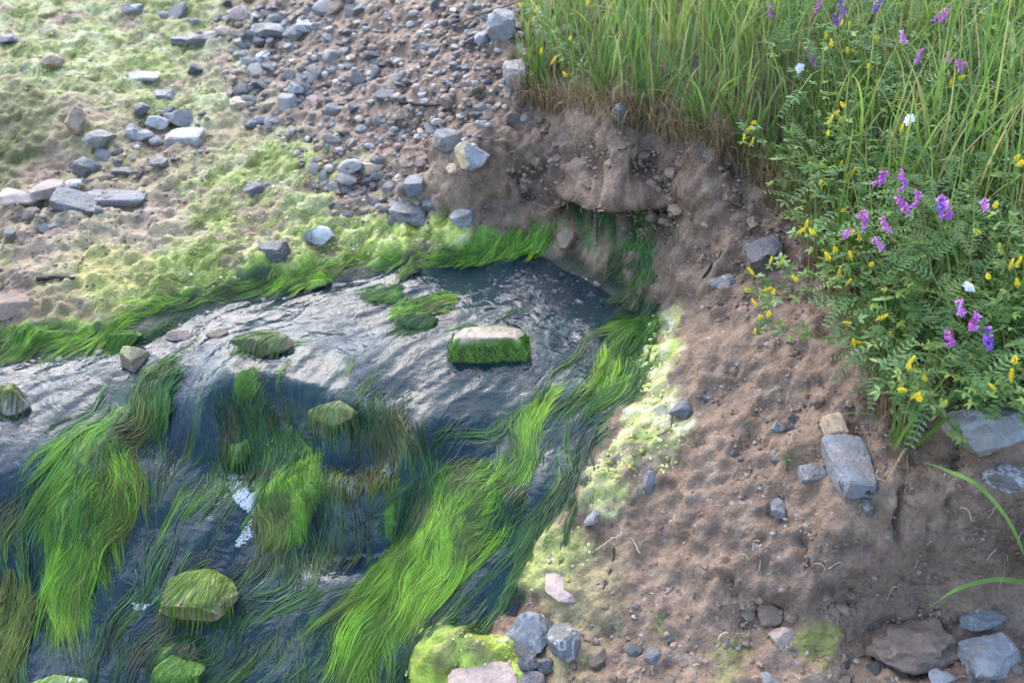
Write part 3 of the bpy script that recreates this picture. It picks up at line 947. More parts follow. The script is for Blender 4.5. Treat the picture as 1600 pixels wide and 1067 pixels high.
algae_obj('algae_mat', [strands(S([(225,590),(285,565),(290,620),(250,665),(215,650)], 110), 22, .10, .010, .0019, MIDG + OLIVE[:2], (.002, .01))],
    'olive green algae dome above the left mat beside the small brown stone', 'algae')
algae_obj('algae_mat', [strands(S([(440,712),(480,700),(505,715),(500,755),(478,800),(450,835),(418,838),(408,800),(420,750)], 330), 28, .065, .008, .0014, BRIGHT, (.002, .010), .003)],
    'bright yellow-green algae clump hanging between the two small falls', 'algae')
# fringes hanging over the ledges
algae_obj('algae_fringe', [strands(S([(350,650),(400,632),(470,630),(540,645),(610,640),(665,680),(645,720),(590,690),(530,690),(480,700),(440,672),(380,690)], 150), 14, .10, .008, .0018, DARKG + OLIVE[:2], (-.001, .006)),
                           strands(S([(340,650),(380,625),(440,640),(470,660),(430,690),(380,700)], 60), 14, .08, .008, .0018, DARKG + MIDG[:1], (-.001, .006))],
    'dark green algae fringe draped over the upper ledge', 'algae')
algae_obj('algae_fringe', [strands(S([(480,775),(510,745),(560,738),(620,755),(635,790),(600,800),(570,772),(530,785),(492,812)], 110), 13, .06, .009, .0019, DARKG + OLIVE + [(.2,.2,.12)], (-.001, .006))],
    'dark dripping algae fringe over the lower ledge above the blue pool', 'algae')
algae_obj('algae_mat', [strands(S([(770,355),(860,345),(885,365),(830,392),(720,400)], 130), 12, .08, .008, .0019, MIDG + BRIGHT[:2], (.001, .006))],
    'green algae patch under the mud mound on the left of the spring mouth', 'algae')
algae_obj('algae_mat', [strands(S([(905,388),(950,396),(985,385),(1012,360),(1028,420),(1042,472),(970,466),(1000,420),(950,402),(905,398)], 60), 12, .07, .008, .0020, DARKG + MIDG, (.001, .006))],
    'dark green algae hanging on the wet mud face of the spring mouth', 'algae')
algae_obj('algae_mat', [strands(S([(-60,525),(90,510),(150,512),(90,530),(-60,540)], 60), 14, .12, .006, .0014, BRIGHT, (.000, .004)), strands(S([(-60,520),(90,510),(200,505),(240,475),(330,452),(440,425),(560,402),(740,385),(760,396),(560,412),(440,436),(330,462),(240,492),(190,520),(90,532),(-60,545)], 130), 11, .13, .005, .0014, BRIGHT + OLIVE[:1] + [(.24,.34,.05)], (-.004, .0005), .001)],
    'narrow bright green algae band along the far water edge', 'algae')
algae_obj('moss_film', [strands(S(ZONE['farmoss'], 330, 40), 11, .10, .012, .0022, [(.24,.29,.07),(.33,.36,.12),(.42,.42,.2),(.17,.22,.05)], (0, .003), .004, ground_only=True),
                         strands(S(ZONE['midmoss'], 200, 40), 11, .07, .010, .0016, [(.30,.34,.08),(.40,.40,.16),(.24,.30,.05)], (0, .002), .003, ground_only=True),
                         strands(S(ZONE['ledge'], 80, 10), 11, .06, .010, .002, [(.12,.14,.03),(.2,.2,.06)], (0, .004), .004, ground_only=True)],
    'thin matted yellow-green growth drying over the flats at the upper left', None, 'stuff')
for pl, n_, lab in [([(635,415),(690,412),(690,440),(635,440)], 50, 'small green algae cone in the water beyond the square block'),
                    ([(590,466),(635,462),(632,486),(590,490)], 40, 'small bright algae tuft in open water left of the square block'),
                    ([(480,428),(520,422),(522,455),(480,460)], 40, 'green algae tuft near the far water edge under the white stone'),
                    ([(378,592),(408,590),(405,612),(380,614)], 26, 'tiny round green algae tuft below the brown stream stone'),
                    ([(625,490),(720,470),(710,500),(640,510)], 60, 'dark straggling algae clump left of the square block')]:
    algae_obj('algae_tuft', [strands(S(pl, n_, 5), 20, .06, .006, .0017, BRIGHT[:3] + MIDG, (.001, .008), .003)], lab, 'algae')

# ------------------------------------------------------------------ stones
def ico(sub):
    t = (1 + 5 ** .5) / 2
    v = [(-1,t,0),(1,t,0),(-1,-t,0),(1,-t,0),(0,-1,t),(0,1,t),(0,-1,-t),(0,1,-t),(t,0,-1),(t,0,1),(-t,0,-1),(-t,0,1)]
    f = [(0,11,5),(0,5,1),(0,1,7),(0,7,10),(0,10,11),(1,5,9),(5,11,4),(11,10,2),(10,7,6),(7,1,8),(3,9,4),(3,4,2),(3,2,6),(3,6,8),(3,8,9),(4,9,5),(2,4,11),(6,2,10),(8,6,7),(9,8,1)]
    v = [np.array(p) / np.linalg.norm(p) for p in v]
    for _ in range(sub):
        cache, nf = {}, []
        def mid(a, b):
            k = (min(a, b), max(a, b))
            if k not in cache:
                m = v[a] + v[b]
                v.append(m / np.linalg.norm(m))
                cache[k] = len(v) - 1
            return cache[k]
        for a, b, c in f:
            ab, bc, ca = mid(a, b), mid(b, c), mid(c, a)
            nf += [(a, ab, ca), (b, bc, ab), (c, ca, bc), (ab, bc, ca)]
        f = nf
    return np.array(v), np.array(f)
ICO = {s: ico(s) for s in (0, 1, 2, 3)}

def stone_verts(r, sub, planes, rough=.05, cut=(.45, .85), box=0):
    """an angular stone in a unit cube: a ball chopped by random planes"""
    v = ICO[sub][0].copy()
    if box:                                            # a slab: squared off before it is chopped
        v = np.sign(v) * np.abs(v) ** box
        v /= np.abs(v).max(0)
        v = v * .85
        planes, cut = planes // 2 + 2, (.75, 1.1)
    for _ in range(planes):
        n = r.normal(size=3)
        n /= np.linalg.norm(n)
        d = r.uniform(*cut)
        h = v @ n
        v -= np.clip(h - d, 0, None)[:, None] * n * .96
    ph = r.uniform(0, 50, 3)
    for s, a in ((2.2, 1.0), (5, .7), (11, .35)):
        q = v * s + ph
        v = v * (1 + rough * a * noise3(q[:, 0], q[:, 1], q[:, 2], int(ph[0])))[:, None]
    lo, hi = v.min(0), v.max(0)
    return (v - (lo + hi) / 2) / (hi - lo)

def at_top(px, py):
    """like at(), but stops at the water where that comes first"""
    P, t = at(px, py)
    for _ in range(3):
        w = water_z(P[:, 0], P[:, 1])
        px_, py_, _d = project(P[:, 0], P[:, 1], P[:, 2])
        wet = (w > P[:, 2]) & (poly_sd(ZONE['stream'], px_, py_) < 0)
        x, y = unproj(np.full(1, px), np.full(1, py), w)
        Q = np.stack([x, y, w], -1)
        P = np.where(wet[:, None], Q, P)
    return P, t
stone_id = [0]
def stone(px, py, w, h, mat, label, planes=11, ratio=.55, rz=None, tilt=0, name='stone', cat='stone', sink=.25, group=None, rough=.05, coat=None, sub=3, cut=(.45, .85), box=0):
    """px,py centre, w,h size in the photograph"""
    stone_id[0] += 1
    r = np.random.default_rng(1000 + stone_id[0])
    P, t = at_top(px, py + h * (.30 if coat is not None else .22))
    P, t = P[0], t[0]
    dep = math.atan2(CAM_H - P[2], P[1])
    sxw = w * t / FPX
    hw = h * t / FPX
    yl = hw / (ratio * math.cos(dep) + math.sin(dep) * .8)
    yl = min(yl, 1.8 * sxw)
    sz_ = ratio * yl
    v = stone_verts(r, sub, planes, rough, cut, box) * np.array([sxw, yl, sz_])
    a = tilt
    ca, sa = math.cos(a), math.sin(a)
    v = np.stack([v[:, 0] * ca - v[:, 2] * sa, v[:, 1], v[:, 0] * sa + v[:, 2] * ca], -1)
    v[:, 2] += -v[:, 2].min() - sz_ * sink
    if coat is not None:
        nz = v[:, 2] / max(v[:, 2].max(), 1e-6)
        q = (v + stone_id[0]) 
        nn = fbm3((q[:, 0], q[:, 1], q[:, 2]), 30, 3, 5)
        f = smooth(coat[2] - .25, coat[2] + .25, nz * coat[3] + nn * .6)[:, None]
        cc = np.array(coat[0]) * (1 - f) + np.array(coat[1]) * f
        cc = cc * (1 + .35 * nn[:, None])
        me = mk_mesh(name, v, ICO[sub][1], M['mossrock'], np.clip(cc, .01, .9), True)
        me.set_sharp_from_angle(angle=math.radians(38))
    else:
        me = mk_mesh(name, v, ICO[sub][1], M[mat], None, True)
        me.set_sharp_from_angle(angle=math.radians(24))
    o = link(name, me, None, tuple(P))
    return tag(o, label, cat, group)

STONES = [
 (427,391,50,34,'slate','dark slate stone with flat top on yellow-green algae at the far water edge',9,.7,.0),
 (498,364,52,42,'white','white stone with dark veins by the far water edge',10,.8,.1),
 (738,236,54,64,'ochre','half ochre half grey boulder at the left foot of the mud mound',12,.8,.2),
 (703,214,50,46,'grey','grey rounded boulder touching the ochre boulder on its left',12,.7,0),
 (711,262,30,24,'tan','small pale tan pebble just below the ochre boulder',6,.6,0),
 (405,294,46,28,'slate','dark stone alone on pale moss above the far water edge',10,.6,-.1),
 (636,332,66,36,'grey','flat grey stone on the mud left of the mud mound',10,.5,-.1),
 (650,291,30,38,'bluegrey','blue-grey stone standing just above the flat grey stone',9,.8,.2),
 (722,335,40,38,'grey','grey stone at the left end of the pale algae crust under the mound',10,.7,0),
 (580,260,44,28,'tan','tan stone beside a grey one on the middle of the slope',9,.6,.1),
 (548,258,40,26,'grey','grey stone beside the tan stone on the middle of the slope',9,.6,.1),
 (1195,397,60,50,'slate','black slate slab leaning in the mud under the yellow flowers',9,.6,.35),
 (1130,440,44,36,'bluegrey','dark grey stone by the black stick in the mud bank',9,.6,.1),
 (1067,634,48,30,'slate','black stone on the edge of the pale yellow algae crust',10,.6,0),
 (1322,712,64,104,'bluegrey','large pale grey slab set in the right mud bank',5,.35,0),
 (1302,661,34,46,'tan','smaller tan stone standing behind the pale grey slab',7,.5,0),
 (1545,668,150,95,'veined','big grey boulder with white veins under the flowering bank',12,.7,.0),
 (1575,740,80,60,'veined','grey veined stone at the right edge below the big boulder',11,.6,.1),
 (826,975,88,84,'veined','large dark grey veined stone at the bottom shore',11,.7,.15),
 (879,994,54,72,'veined','grey stone with white face leaning on the large dark shore stone',9,.9,-.2),
 (824,1031,32,30,'slate','small black stone under the large dark shore stone',9,.7,0),
 (851,1036,32,28,'slate','second small black stone under the leaning white faced stone',9,.7,.1),
 (830,1060,46,34,'slate','dark stone cut by the bottom edge beside the pink slab',9,.7,0),
 (755,1054,110,60,'pink','flat pink slab in lime moss at the bottom edge',9,.4,0),
 (1018,746,30,44,'bluegrey','narrow grey sliver standing in the cream algae crust',6,.8,.3),
 (924,807,26,36,'grey','small grey upright flake at the edge of the wet algae',6,.8,.1),
 (963,773,26,14,'slate','thin dark chip lying on the cream algae crust',6,.5,0),
 (1550,1020,90,80,'bluegrey','large blue-grey stone in the bottom right corner',11,.6,0),
 (1530,962,70,44,'bluegrey','grey stone under the mud step near the right edge',10,.6,0),
 (1487,1012,40,30,'grey','small grey stone right of the large mud clod',9,.6,0),
 (1472,1056,44,34,'bluegrey','blue-grey stone cut by the bottom edge right of the mud clod',9,.6,0),
 (1200,1058,40,30,'bluegrey','grey stone at the bottom edge left of the olive moss patch',9,.6,0),
 (1225,992,50,40,'pink','pinkish muddy stone left of the olive moss patch',10,.6,0),
 (1025,1020,40,36,'slate','dark angular stone on the bottom mud right of the shore stones',9,.5,0),
 (1217,662,28,24,'bluegrey','small blue-grey stone on the mud left of the tan stone',8,.5,0),
 (1270,735,44,36,'bluegrey','grey angular stone left of the large pale slab',8,.5,0),
 (1355,787,18,32,'slate','narrow dark flake below the pale grey slab',6,.5,.1),
 (1215,790,24,34,'slate','dark chip beside a tiny red pebble on the mud slope',7,.5,.1),
 (965,170,30,50,'grey','grey stone sticking out of the mound under the grass edge',8,.8,.2),
 (805,118,36,52,'grey','grey slab standing at the left edge of the grass',8,.9,.1),
 (783,40,46,66,'bluegrey','tall blue-grey stone at the top beside the grass',9,.9,.1),
 (756,60,30,34,'bluegrey','blue-grey stone to the left of the tall one at the top',9,.7,0),
 (80,297,62,46,'pink','rounded pink stone in the stone row at the left',12,.7,0),
 (115,288,32,22,'white','small pinkish white stone behind the rounded pink stone',7,.7,.1),
 (35,304,60,40,'pink','low pinkish stone at the left edge of the stone row',12,.5,0),
 (140,258,46,44,'bluegrey','dark grey stone below the mossy ledge',10,.8,.1),
 (158,219,42,46,'grey','pale grey upright boulder at the right foot of the mossy ledge',10,.9,0),
 (120,188,32,56,'tan','tan stone standing in the mossy earth ledge',9,1.,0),
 (175,306,110,26,'bluegrey','long flat blue-grey slate in the stone row at the left',8,.3,0),
 (120,318,70,40,'bluegrey','slanting slate beside the rounded pink stone',8,.4,-.3),
 (212,205,30,36,'grey','grey stone left of the cluster above the pale moss',9,.8,0),
 (246,190,38,30,'palemud','pale stone in the cluster above the pale moss',9,.8,0),
 (284,183,50,44,'grey','largest grey stone in the cluster above the pale moss',10,.8,0),
 (222,172,24,30,'slate','dark stone at the back of the cluster above the pale moss',9,.8,0),
 (228,213,28,26,'grey','small grey stone at the front of the cluster above the pale moss',9,.8,0),
 (290,214,60,34,'palemud','pale flat stone in front of the cluster above the pale moss',9,.5,0),
 (250,256,30,30,'grey','grey stone alone at the front of the stone row',9,.8,0),
 (305,108,24,22,'slate','small dark stone alone on the far moss',9,.8,0),
 (316,60,56,20,'slate','long dark slate on the far moss near the scree',8,.4,.1),
 (283,64,30,20,'slate','dark speckled stone left of the long slate on the far moss',9,.6,0),
 (256,148,34,18,'bluegrey','flat blue-grey stone lying on the middle of the far moss',8,.4,0),
 (225,119,54,18,'palemud','pale flat slab lying on the far moss',7,.3,0),
 (206,14,36,20,'bluegrey','grey stone near the top edge of the far moss',9,.6,0),
 (85,95,28,36,'tan','tan upright stone in the far moss near the left edge',8,.9,.2),
 (15,62,30,24,'bluegrey','dark grey stone on the far moss at the left edge',9,.6,0),
 (402,189,44,28,'bluegrey','grey stone with dark top between scree and pale moss',9,.7,0),
 (380,160,44,20,'tan','orange-tan flat stone at the lower end of the scree',8,.5,0),
 (413,90,24,26,'white','white stone in the thick of the scree',7,.8,0),
 (480,40,34,20,'white','pale white flat stone near the top of the scree',7,.5,0),
 (425,48,70,34,'grey','large grey stone at the top left of the scree',10,.6,0),
 (463,138,26,28,'palemud','pale grey stone at the lower right of the scree',7,.7,0),
 (372,20,34,28,'pink','pinkish round stone on the moss at the top of the scree',12,.8,0),
]
for s_ in STONES:
    px, py, w, h, mt, lab, pl, ra, ti = s_
    stone(px, py, w, h, mt, lab, pl, ra, None, ti, box=.24 if 'slab' in lab or 'slate' in lab or 'flat' in lab else 0, rough=.08)
# stones in the stream, under their coat of algae
GREEN_C, OLIVE_C, TAN_C, BROWN_C = (.10, .19, .025), (.16, .17, .03), (.33, .24, .15), (.15, .095, .06)
stone(410, 527, 98, 46, None, 'brown stone with a green algae top breaking the water upstream of the falls', 10, .6, sink=.35, coat=(BROWN_C, (.13, .17, .03), .5, .7))
stone(316, 905, 118, 88, None, 'tan boulder wrapped in olive algae in the lower stream', 14, .75, sink=.45, coat=(TAN_C, (.13, .17, .025), .42, .6), cut=(.6, .95))
stone(283, 1036, 80, 62, None, 'brown stone half covered by green algae near the bottom edge', 10, .7, sink=.3, coat=(BROWN_C, GREEN_C, .35, .7))
stone(90, 1062, 96, 36, None, 'pale grey rock with green rim cut by the bottom edge at the left', 10, .5, sink=.2, coat=((.14, .22, .03), (.36, .33, .31), .45, .9))
stone(20, 614, 58, 60, None, 'olive topped rock at the left edge in shallow water', 10, .8, sink=.25, coat=((.24, .21, .17), OLIVE_C, .5, .8))
stone(209, 552, 40, 48, None, 'small brown stone in the shallows at the left', 10, .8, sink=.25, coat=((.2, .15, .10), (.17, .17, .05), .75, .8))
stone(196, 524, 52, 40, None, 'algae covered stone behind the small brown one in the shallows', 10, .7, sink=.25, coat=((.09, .15, .025), GREEN_C, .4, .8))
stone(520, 632, 78, 50, None, 'algae covered rock on the lip of the upper fall', 10, .5, sink=.5, coat=((.14, .10, .05), (.12, .15, .03), .5, .8))
stone(375, 688, 40, 50, None, 'small algae covered rock in the left part of the upper fall', 10, .6, sink=.45, coat=((.10, .09, .04), (.09, .16, .025), .4, .8))
stone(10, 475, 90, 56, 'mudstone', 'reddish mud covered rock at the left edge above the water', 12, .6)
stone(340, 518, 34, 18, None, 'low wet stone in the shallows left of the brown stream stone', 9, .5, sink=.3, coat=((.14, .10, .07), (.06, .09, .03), .7, .8))
stone(280, 520, 44, 20, None, 'low reddish wet stone in the shallows beside the algae covered stone', 9, .5, sink=.3, coat=((.18, .125, .10), (.06, .09, .03), .9, .8))
stone(655, 495, 60, 30, None, 'wet dark stone breaking the ripples left of the square block', 9, .5, sink=.3, coat=((.10, .08, .04), (.05, .10, .02), .5, .8))
stone(885, 372, 34, 44, 'brown', 'reddish brown lump between the green patches at the spring mouth', 12, .9)
stone(876, 900, 50, 60, 'pink', 'pinkish smooth stone bedded in the algae film on the right shore', 12, .3, sink=.5)
o_clod = stone(1424, 1000, 160, 112, 'mudstone', 'large brown clod of dried mud at the foot of the mud step', 9, .75, name='mud_clod', cat='mud clod', sink=.2, rough=.24, cut=(.6, 1.0))
stone(1205, 950, 46, 44, 'mudstone', 'small round mud lump with a hole above the pinkish stone', 14, .7, name='mud_clod', cat='mud clod', sink=.35, rough=.1)

# the square block in the stream: flat tan top, algae on its sides
P, t = at(765, 566)
P, t = P[0], t[0]
wb = 118 * t / FPX
root = empty('square_block', tuple(P), 'square stone block with algae covered sides and bare flat tan top standing in the stream', 'stone block')
nb = 16
top = .062
bv, bf = ICO[3][0].copy(), ICO[3][1]
bv = np.sign(bv) * np.abs(bv) ** .28                              # a rounded box
bv = bv / np.abs(bv).max(0)
bv = bv * np.array([wb / 2, .030, .062])
bv[:, 0] *= 1 - .10 * (bv[:, 2] / .062)
bv[:, 1] *= 1 - .12 * (bv[:, 2] / .062)
bv += (np.stack([noise3(bv[:, 0] * 22, bv[:, 1] * 22, bv[:, 2] * 22, k) for k in (1, 2, 3)], -1)) * .011
bv[:, 0] += .15 * bv[:, 2] * np.sign(bv[:, 1])
bv[:, 2] += .030 + .05 * bv[:, 0]
nn = fbm3((bv[:, 0], bv[:, 1], bv[:, 2]), 40, 3, 4)
topf = smooth(.074, .084, bv[:, 2] - .05 * bv[:, 0] + .006 * nn) * smooth(.024, .014, bv[:, 1] + .01 * nn) * smooth(-.026, -.016, bv[:, 1] + .012 * nn)
bc = np.array(GREEN_C) * (1 - topf[:, None]) + np.array((.36, .27, .19)) * topf[:, None]
bc *= (1 + .4 * nn[:, None])
bm = mk_mesh('block_body', bv, bf, M['mossrock'], np.clip(bc, .01, .9))
bm.set_sharp_from_angle(angle=math.radians(40))
link('block_body', bm, root, (0, 0, 0))
nfr, kf_ = 900, 7
fx = rng.uniform(-wb / 2, wb / 2, nfr)
sd_ = rng.integers(0, 3, nfr)
y0 = np.where(sd_ == 2, rng.uniform(-.028, .028, nfr), -.027)
fx = np.where(sd_ == 2, np.where(rng.random(nfr) < .5, -1, 1) * (wb / 2 - .006), fx)
hz = rng.uniform(.02, .080, nfr) - .012 * np.abs(noise2(fx * 60, fx * 0 + 3, 5))
fl_len = rng.uniform(.25, 1.1, nfr)
Pf = np.zeros((nfr, kf_, 3))
for s in range(kf_):
    q = s / (kf_ - 1)
    Pf[:, s, 0] = fx + .006 * np.sin(q * 5 + fx * 300) + np.where(sd_ == 2, np.sign(fx) * (.003 + .007 * q), 0)
    Pf[:, s, 1] = y0 - np.where(sd_ == 2, 0, .004 + .010 * q)
    Pf[:, s, 2] = hz + .05 * fx - q * .06 * fl_len
fc = np.array(BRIGHT + OLIVE + MIDG)[rng.integers(0, 13, nfr)] * rng.uniform(.7, 1.2, (nfr, 1))
rv, rf, rc = ribbon_arrays(Pf, np.full((nfr, kf_), .002) * np.linspace(1, .3, kf_), fc, np.tile(np.array([1., .1, 0]), (nfr, 1)))
link('algae_coat', mk_mesh('algae_coat', rv, rf, M['algae'], rc), root, (0, 0, 0))
# filaments lying over the coated stones and streaming off them
def coat(o, n, cols, L=.07, top=True):
    co = np.empty(len(o.data.vertices) * 3)
    o.data.vertices.foreach_get('co', co)
    co = co.reshape(-1, 3)
    lo, hi = co.min(0), co.max(0)
    c, r = (lo + hi) / 2, (hi - lo) / 2
    bvh = BVHTree.FromPolygons([tuple(v) for v in co], [tuple(pp.vertices) for pp in o.data.polygons])
    loc = np.array(o.location)
    q = rng.uniform(-1, 1, (n * 3, 2))
    q = q[(q ** 2).sum(1) < .95][:n]
    n = len(q)
    p = c[:2] + q * r[:2]
    k = 9
    P = np.zeros((n, k, 3))
    step = (L * rng.uniform(.5, 1.2, n) / k)[:, None]
    bend = rng.normal(0, .2, n)
    for s in range(k):
        e = 1 - (((p - c[:2]) / (r[:2] * 1.08)) ** 2).sum(1)
        w = water_z(loc[0] + p[:, 0], loc[1] + p[:, 1]) - loc[2] + .001
        zs = np.full(n, -9.0)
        for ii in range(n):
            h_ = bvh.ray_cast(Vector((p[ii, 0], p[ii, 1], 2)), Vector((0, 0, -1)))[0]
            if h_ is not None: zs[ii] = h_.z + .0012
        z = np.maximum(zs, w)
        if s: z = np.maximum(z, P[:, s - 1, 2] - step[:, 0] * 1.2)
        P[:, s, :2], P[:, s, 2] = p, z
        f = flow_at(p[:, 0] + loc[0], p[:, 1] + loc[1])
        f = np.stack([f[:, 0] * np.cos(bend) - f[:, 1] * np.sin(bend), f[:, 0] * np.sin(bend) + f[:, 1] * np.cos(bend)], -1)
        out = (p - c[:2]) / (np.linalg.norm(p - c[:2], axis=1, keepdims=True) + 1e-6)
        g = f + .3 * out * (e > 0)[:, None]
        p = p + g / (np.linalg.norm(g, axis=1, keepdims=True) + 1e-6) * step * np.clip(.35 + np.abs(e)[:, None], .4, 1)
    W = .0015 * np.interp(np.linspace(0, 1, k), [0, .2, .7, 1], [.5, 1, .8, .2])[None] * rng.uniform(.6, 1.4, (n, 1))
    cc = np.array(cols)[rng.integers(0, len(cols), n)] * rng.uniform(.7, 1.25, (n, 1))
    v, f, c_ = ribbon_arrays(P, W, cc)
    link('algae_coat', mk_mesh('algae_coat', v, f, M['algae'], c_), o, (0, 0, 0))
for key, n_, cols_, L_ in (('tan boulder wrapped', 420, OLIVE + BRIGHT[:2], .07), ('brown stone half covered', 450, BRIGHT[:3] + MIDG, .07), ('brown stone with a green algae top', 260, OLIVE[:2] + MIDG, .05),
                           ('algae covered rock on the lip', 260, OLIVE + MIDG, .05), ('small algae covered rock', 160, MIDG + BRIGHT[:1], .05), ('algae covered stone behind', 500, BRIGHT[:3] + MIDG, .06),
                           ('wet dark stone', 260, MIDG + DARKG, .08), ('olive topped rock', 160, OLIVE, .04), ('pale grey rock with green rim', 200, BRIGHT[:3], .05)):
    coat([o for o in C.objects if o.get('label', '').startswith(key)][0], n_, cols_, L_)

# scattered stones: alike, too many to tell apart
BASE = [mk_mesh('stone_shape', stone_verts(np.random.default_rng(50 + i), 2, 5 + i % 5, .10, (.35, .8)), ICO[2][1], M['grey'], None, True) for i in range(18)]
for b_ in BASE: b_.set_sharp_from_angle(angle=math.radians(24))
COLN = {'slate': 'dark slate', 'grey': 'grey', 'bluegrey': 'blue-grey', 'palemud': 'pale grey', 'tan': 'tan', 'pink': 'pinkish', 'white': 'whitish', 'veined': 'white veined'}
SCAT = [([(330,30),(450,0),(800,0),(810,140),(760,200),(640,330),(560,340),(470,230),(400,180),(350,120)], 92, 9, 30, 'lying loose on the scree slope below the grass', 'loose stones on the scree slope'),
        ([(350,0),(540,0),(540,60),(500,170),(420,185),(360,130),(380,60)], 62, 15, 36, 'packed in the thick of the scree at the top', 'packed stones of the upper scree'),
        ([(240,20),(340,10),(360,80),(300,60)], 10, 14, 30, 'on the far moss where the scree begins', 'stones where moss meets scree'),
        ([(60,320),(130,260),(210,190),(290,165),(340,190),(250,240),(180,330),(60,370),(-20,380),(-20,340)], 26, 15, 34, 'in the row of stones at the left', 'stones of the left stone row'),
        ([(440,230),(640,180),(740,230),(680,330),(640,350),(520,330)], 36, 10, 28, 'on the mossy slope left of the mud mound', 'stones left of the mud mound'),
        ([(1080,600),(1290,640),(1390,760),(1300,830),(1150,720)], 24, 8, 22, 'pressed into the right mud bank', 'stones pressed into the right mud bank'),
        ([(930,940),(1250,970),(1600,985),(1600,1067),(900,1067)], 30, 9, 30, 'on the muddy flat at the bottom', 'stones on the bottom mud'),
        ([(660,140),(800,130),(860,190),(760,210)], 14, 12, 26, 'in the drift of pebbles above the mud mound', 'stones above the mud mound')]
dark_only = ('pressed', 'muddy')
SC = []
for poly, n_, smin, smax, where, grp in SCAT:
    sd = seeds_in(poly, n_)
    P, t = at(sd[:, 0], sd[:, 1])
    dk = any(k in where for k in dark_only)
    for i in range(n_):
        kinds = ['slate', 'bluegrey', 'bluegrey', 'grey', 'veined', 'tan'] if dk else ['slate', 'grey', 'grey', 'bluegrey', 'bluegrey', 'palemud', 'palemud', 'veined', 'tan', 'pink', 'white']
        k = kinds[rng.integers(0, len(kinds))]
        o = bpy.data.objects.new('stone', BASE[rng.integers(0, len(BASE))])
        C.objects.link(o)
        w = (smin + (smax - smin) * rng.random() ** 1.8) * t[i] / FPX * 1.1
        o.scale = (w * rng.uniform(.9, 1.4), w * rng.uniform(.8, 1.1), w * rng.uniform(.4, .75))
        o.rotation_euler = (rng.normal(0, .3), rng.normal(0, .3), rng.uniform(0, 6.28))
        o.location = P[i] + np.array([0, 0, o.scale[2] * .12])
        o.material_slots[0].link = 'OBJECT'
        o.material_slots[0].material = M[k]
        SC.append((o, sd[i], o.scale[0] / t[i] * FPX, COLN[k], grp))
# each of them is told by its size, colour and the named stone or thing it lies next to
LAND = [(s_[0], s_[1], s_[5]) for s_ in STONES] + [
    (765, 540, 'square stone block'), (1424, 1000, 'large mud clod'), (1105, 430, 'black stick by the spring mouth'), (655, 165, 'short dark stick on the scree'),
    (1408, 694, 'grass tuft beside the pale slab'), (848, 150, 'leftmost grass tuft'), (1205, 950, 'round mud lump with the hole'), (1290, 1000, 'olive moss patch'), (1180, 200, 'leftmost yellow sprig')]
taken = set()
def direction(dx, dy):
    a = math.degrees(math.atan2(-dy, dx)) % 360
    return ['right of', 'up and right from', 'above', 'up and left from', 'left of', 'down and left from', 'below', 'down and right from'][int((a + 22.5) // 45) % 8]
for o, q, w, cn, grp in SC:
    size = 'tiny' if w < 12 else 'small' if w < 18 else 'medium' if w < 26 else 'large'
    order = sorted(LAND, key=lambda l: math.hypot(l[0] - q[0], l[1] - q[1]))
    lab = None
    for far_ in ('just ', '', 'farther '):
        for l in order[:45]:
            d = math.hypot(l[0] - q[0], l[1] - q[1])
            if far_ == 'just ' and d > 60 or far_ == '' and d > 170: continue
            c_ = f'{size} {cn} stone {far_}{direction(q[0] - l[0], q[1] - l[1])} the {l[2]}'
            if len(c_.replace('-', ' ').split()) <= 16 and c_ not in taken:
                lab = c_
                break
        if lab: break
    lab = lab or f'{size} {cn} stone among its like of the {grp}'
    taken.add(lab)
    tag(o, lab, 'stone', grp)

# gravel: crumbs and pebbles nobody could count
def gravel(polys, label, colset, sub=1, deep=.15, rg=.1):
    pv, pf, pc, off = [], [], [], 0
    for poly, n_, a, b in polys:
        sd = seeds_in(poly, n_)
        P, t = at(sd[:, 0], sd[:, 1])
        s = (a + (b - a) * rng.random(n_) ** 2.5) * t / FPX
        base = np.stack([stone_verts(np.random.default_rng(i), sub, 6 if sub else 2, rg if sub else .25) for i in range(12)])
        vi = base[rng.integers(0, 12, n_)]
        sc = np.stack([rng.uniform(.8, 1.4, n_), rng.uniform(.8, 1.3, n_), rng.uniform(.5, .9, n_)], -1) * s[:, None]
        vi = vi * sc[:, None]
        a_ = rng.uniform(0, 6.28, n_)
        ca, sa = np.cos(a_)[:, None], np.sin(a_)[:, None]
        vi = np.stack([vi[..., 0] * ca - vi[..., 1] * sa, vi[..., 0] * sa + vi[..., 1] * ca, vi[..., 2]], -1)
        vi += P[:, None] + np.array([0, 0, 1]) * (s * deep)[:, None, None]
        m = vi.shape[1]
        pv.append(vi.reshape(-1, 3))
        pf.append((ICO[sub][1][None] + (np.arange(n_) * m)[:, None, None]).reshape(-1, 3) + off)
        off += n_ * m
        cs = np.array(colset)[rng.integers(0, len(colset), n_)] * rng.uniform(.7, 1.3, (n_, 1))
        pc.append(np.repeat(cs, m, 0))
    o = link('gravel', mk_mesh('gravel', np.vstack(pv), np.vstack(pf), M['pebble'], np.vstack(pc), False))
    tag(o, label, None, None, 'stuff')
gravel([([(330,30),(450,0),(820,0),(830,140),(760,210),(640,340),(520,340),(440,230),(380,180),(340,120)], 2300, 3, 15),
        ([(-20,330),(200,190),(330,160),(330,230),(150,340),(-20,400)], 220, 3, 9)], 'fine gravel between the stones of the scree slope',
       [(.09,.088,.09),(.15,.145,.145),(.24,.225,.215),(.28,.20,.145),(.19,.13,.095),(.22,.155,.115),(.17,.12,.09),(.36,.32,.28)])
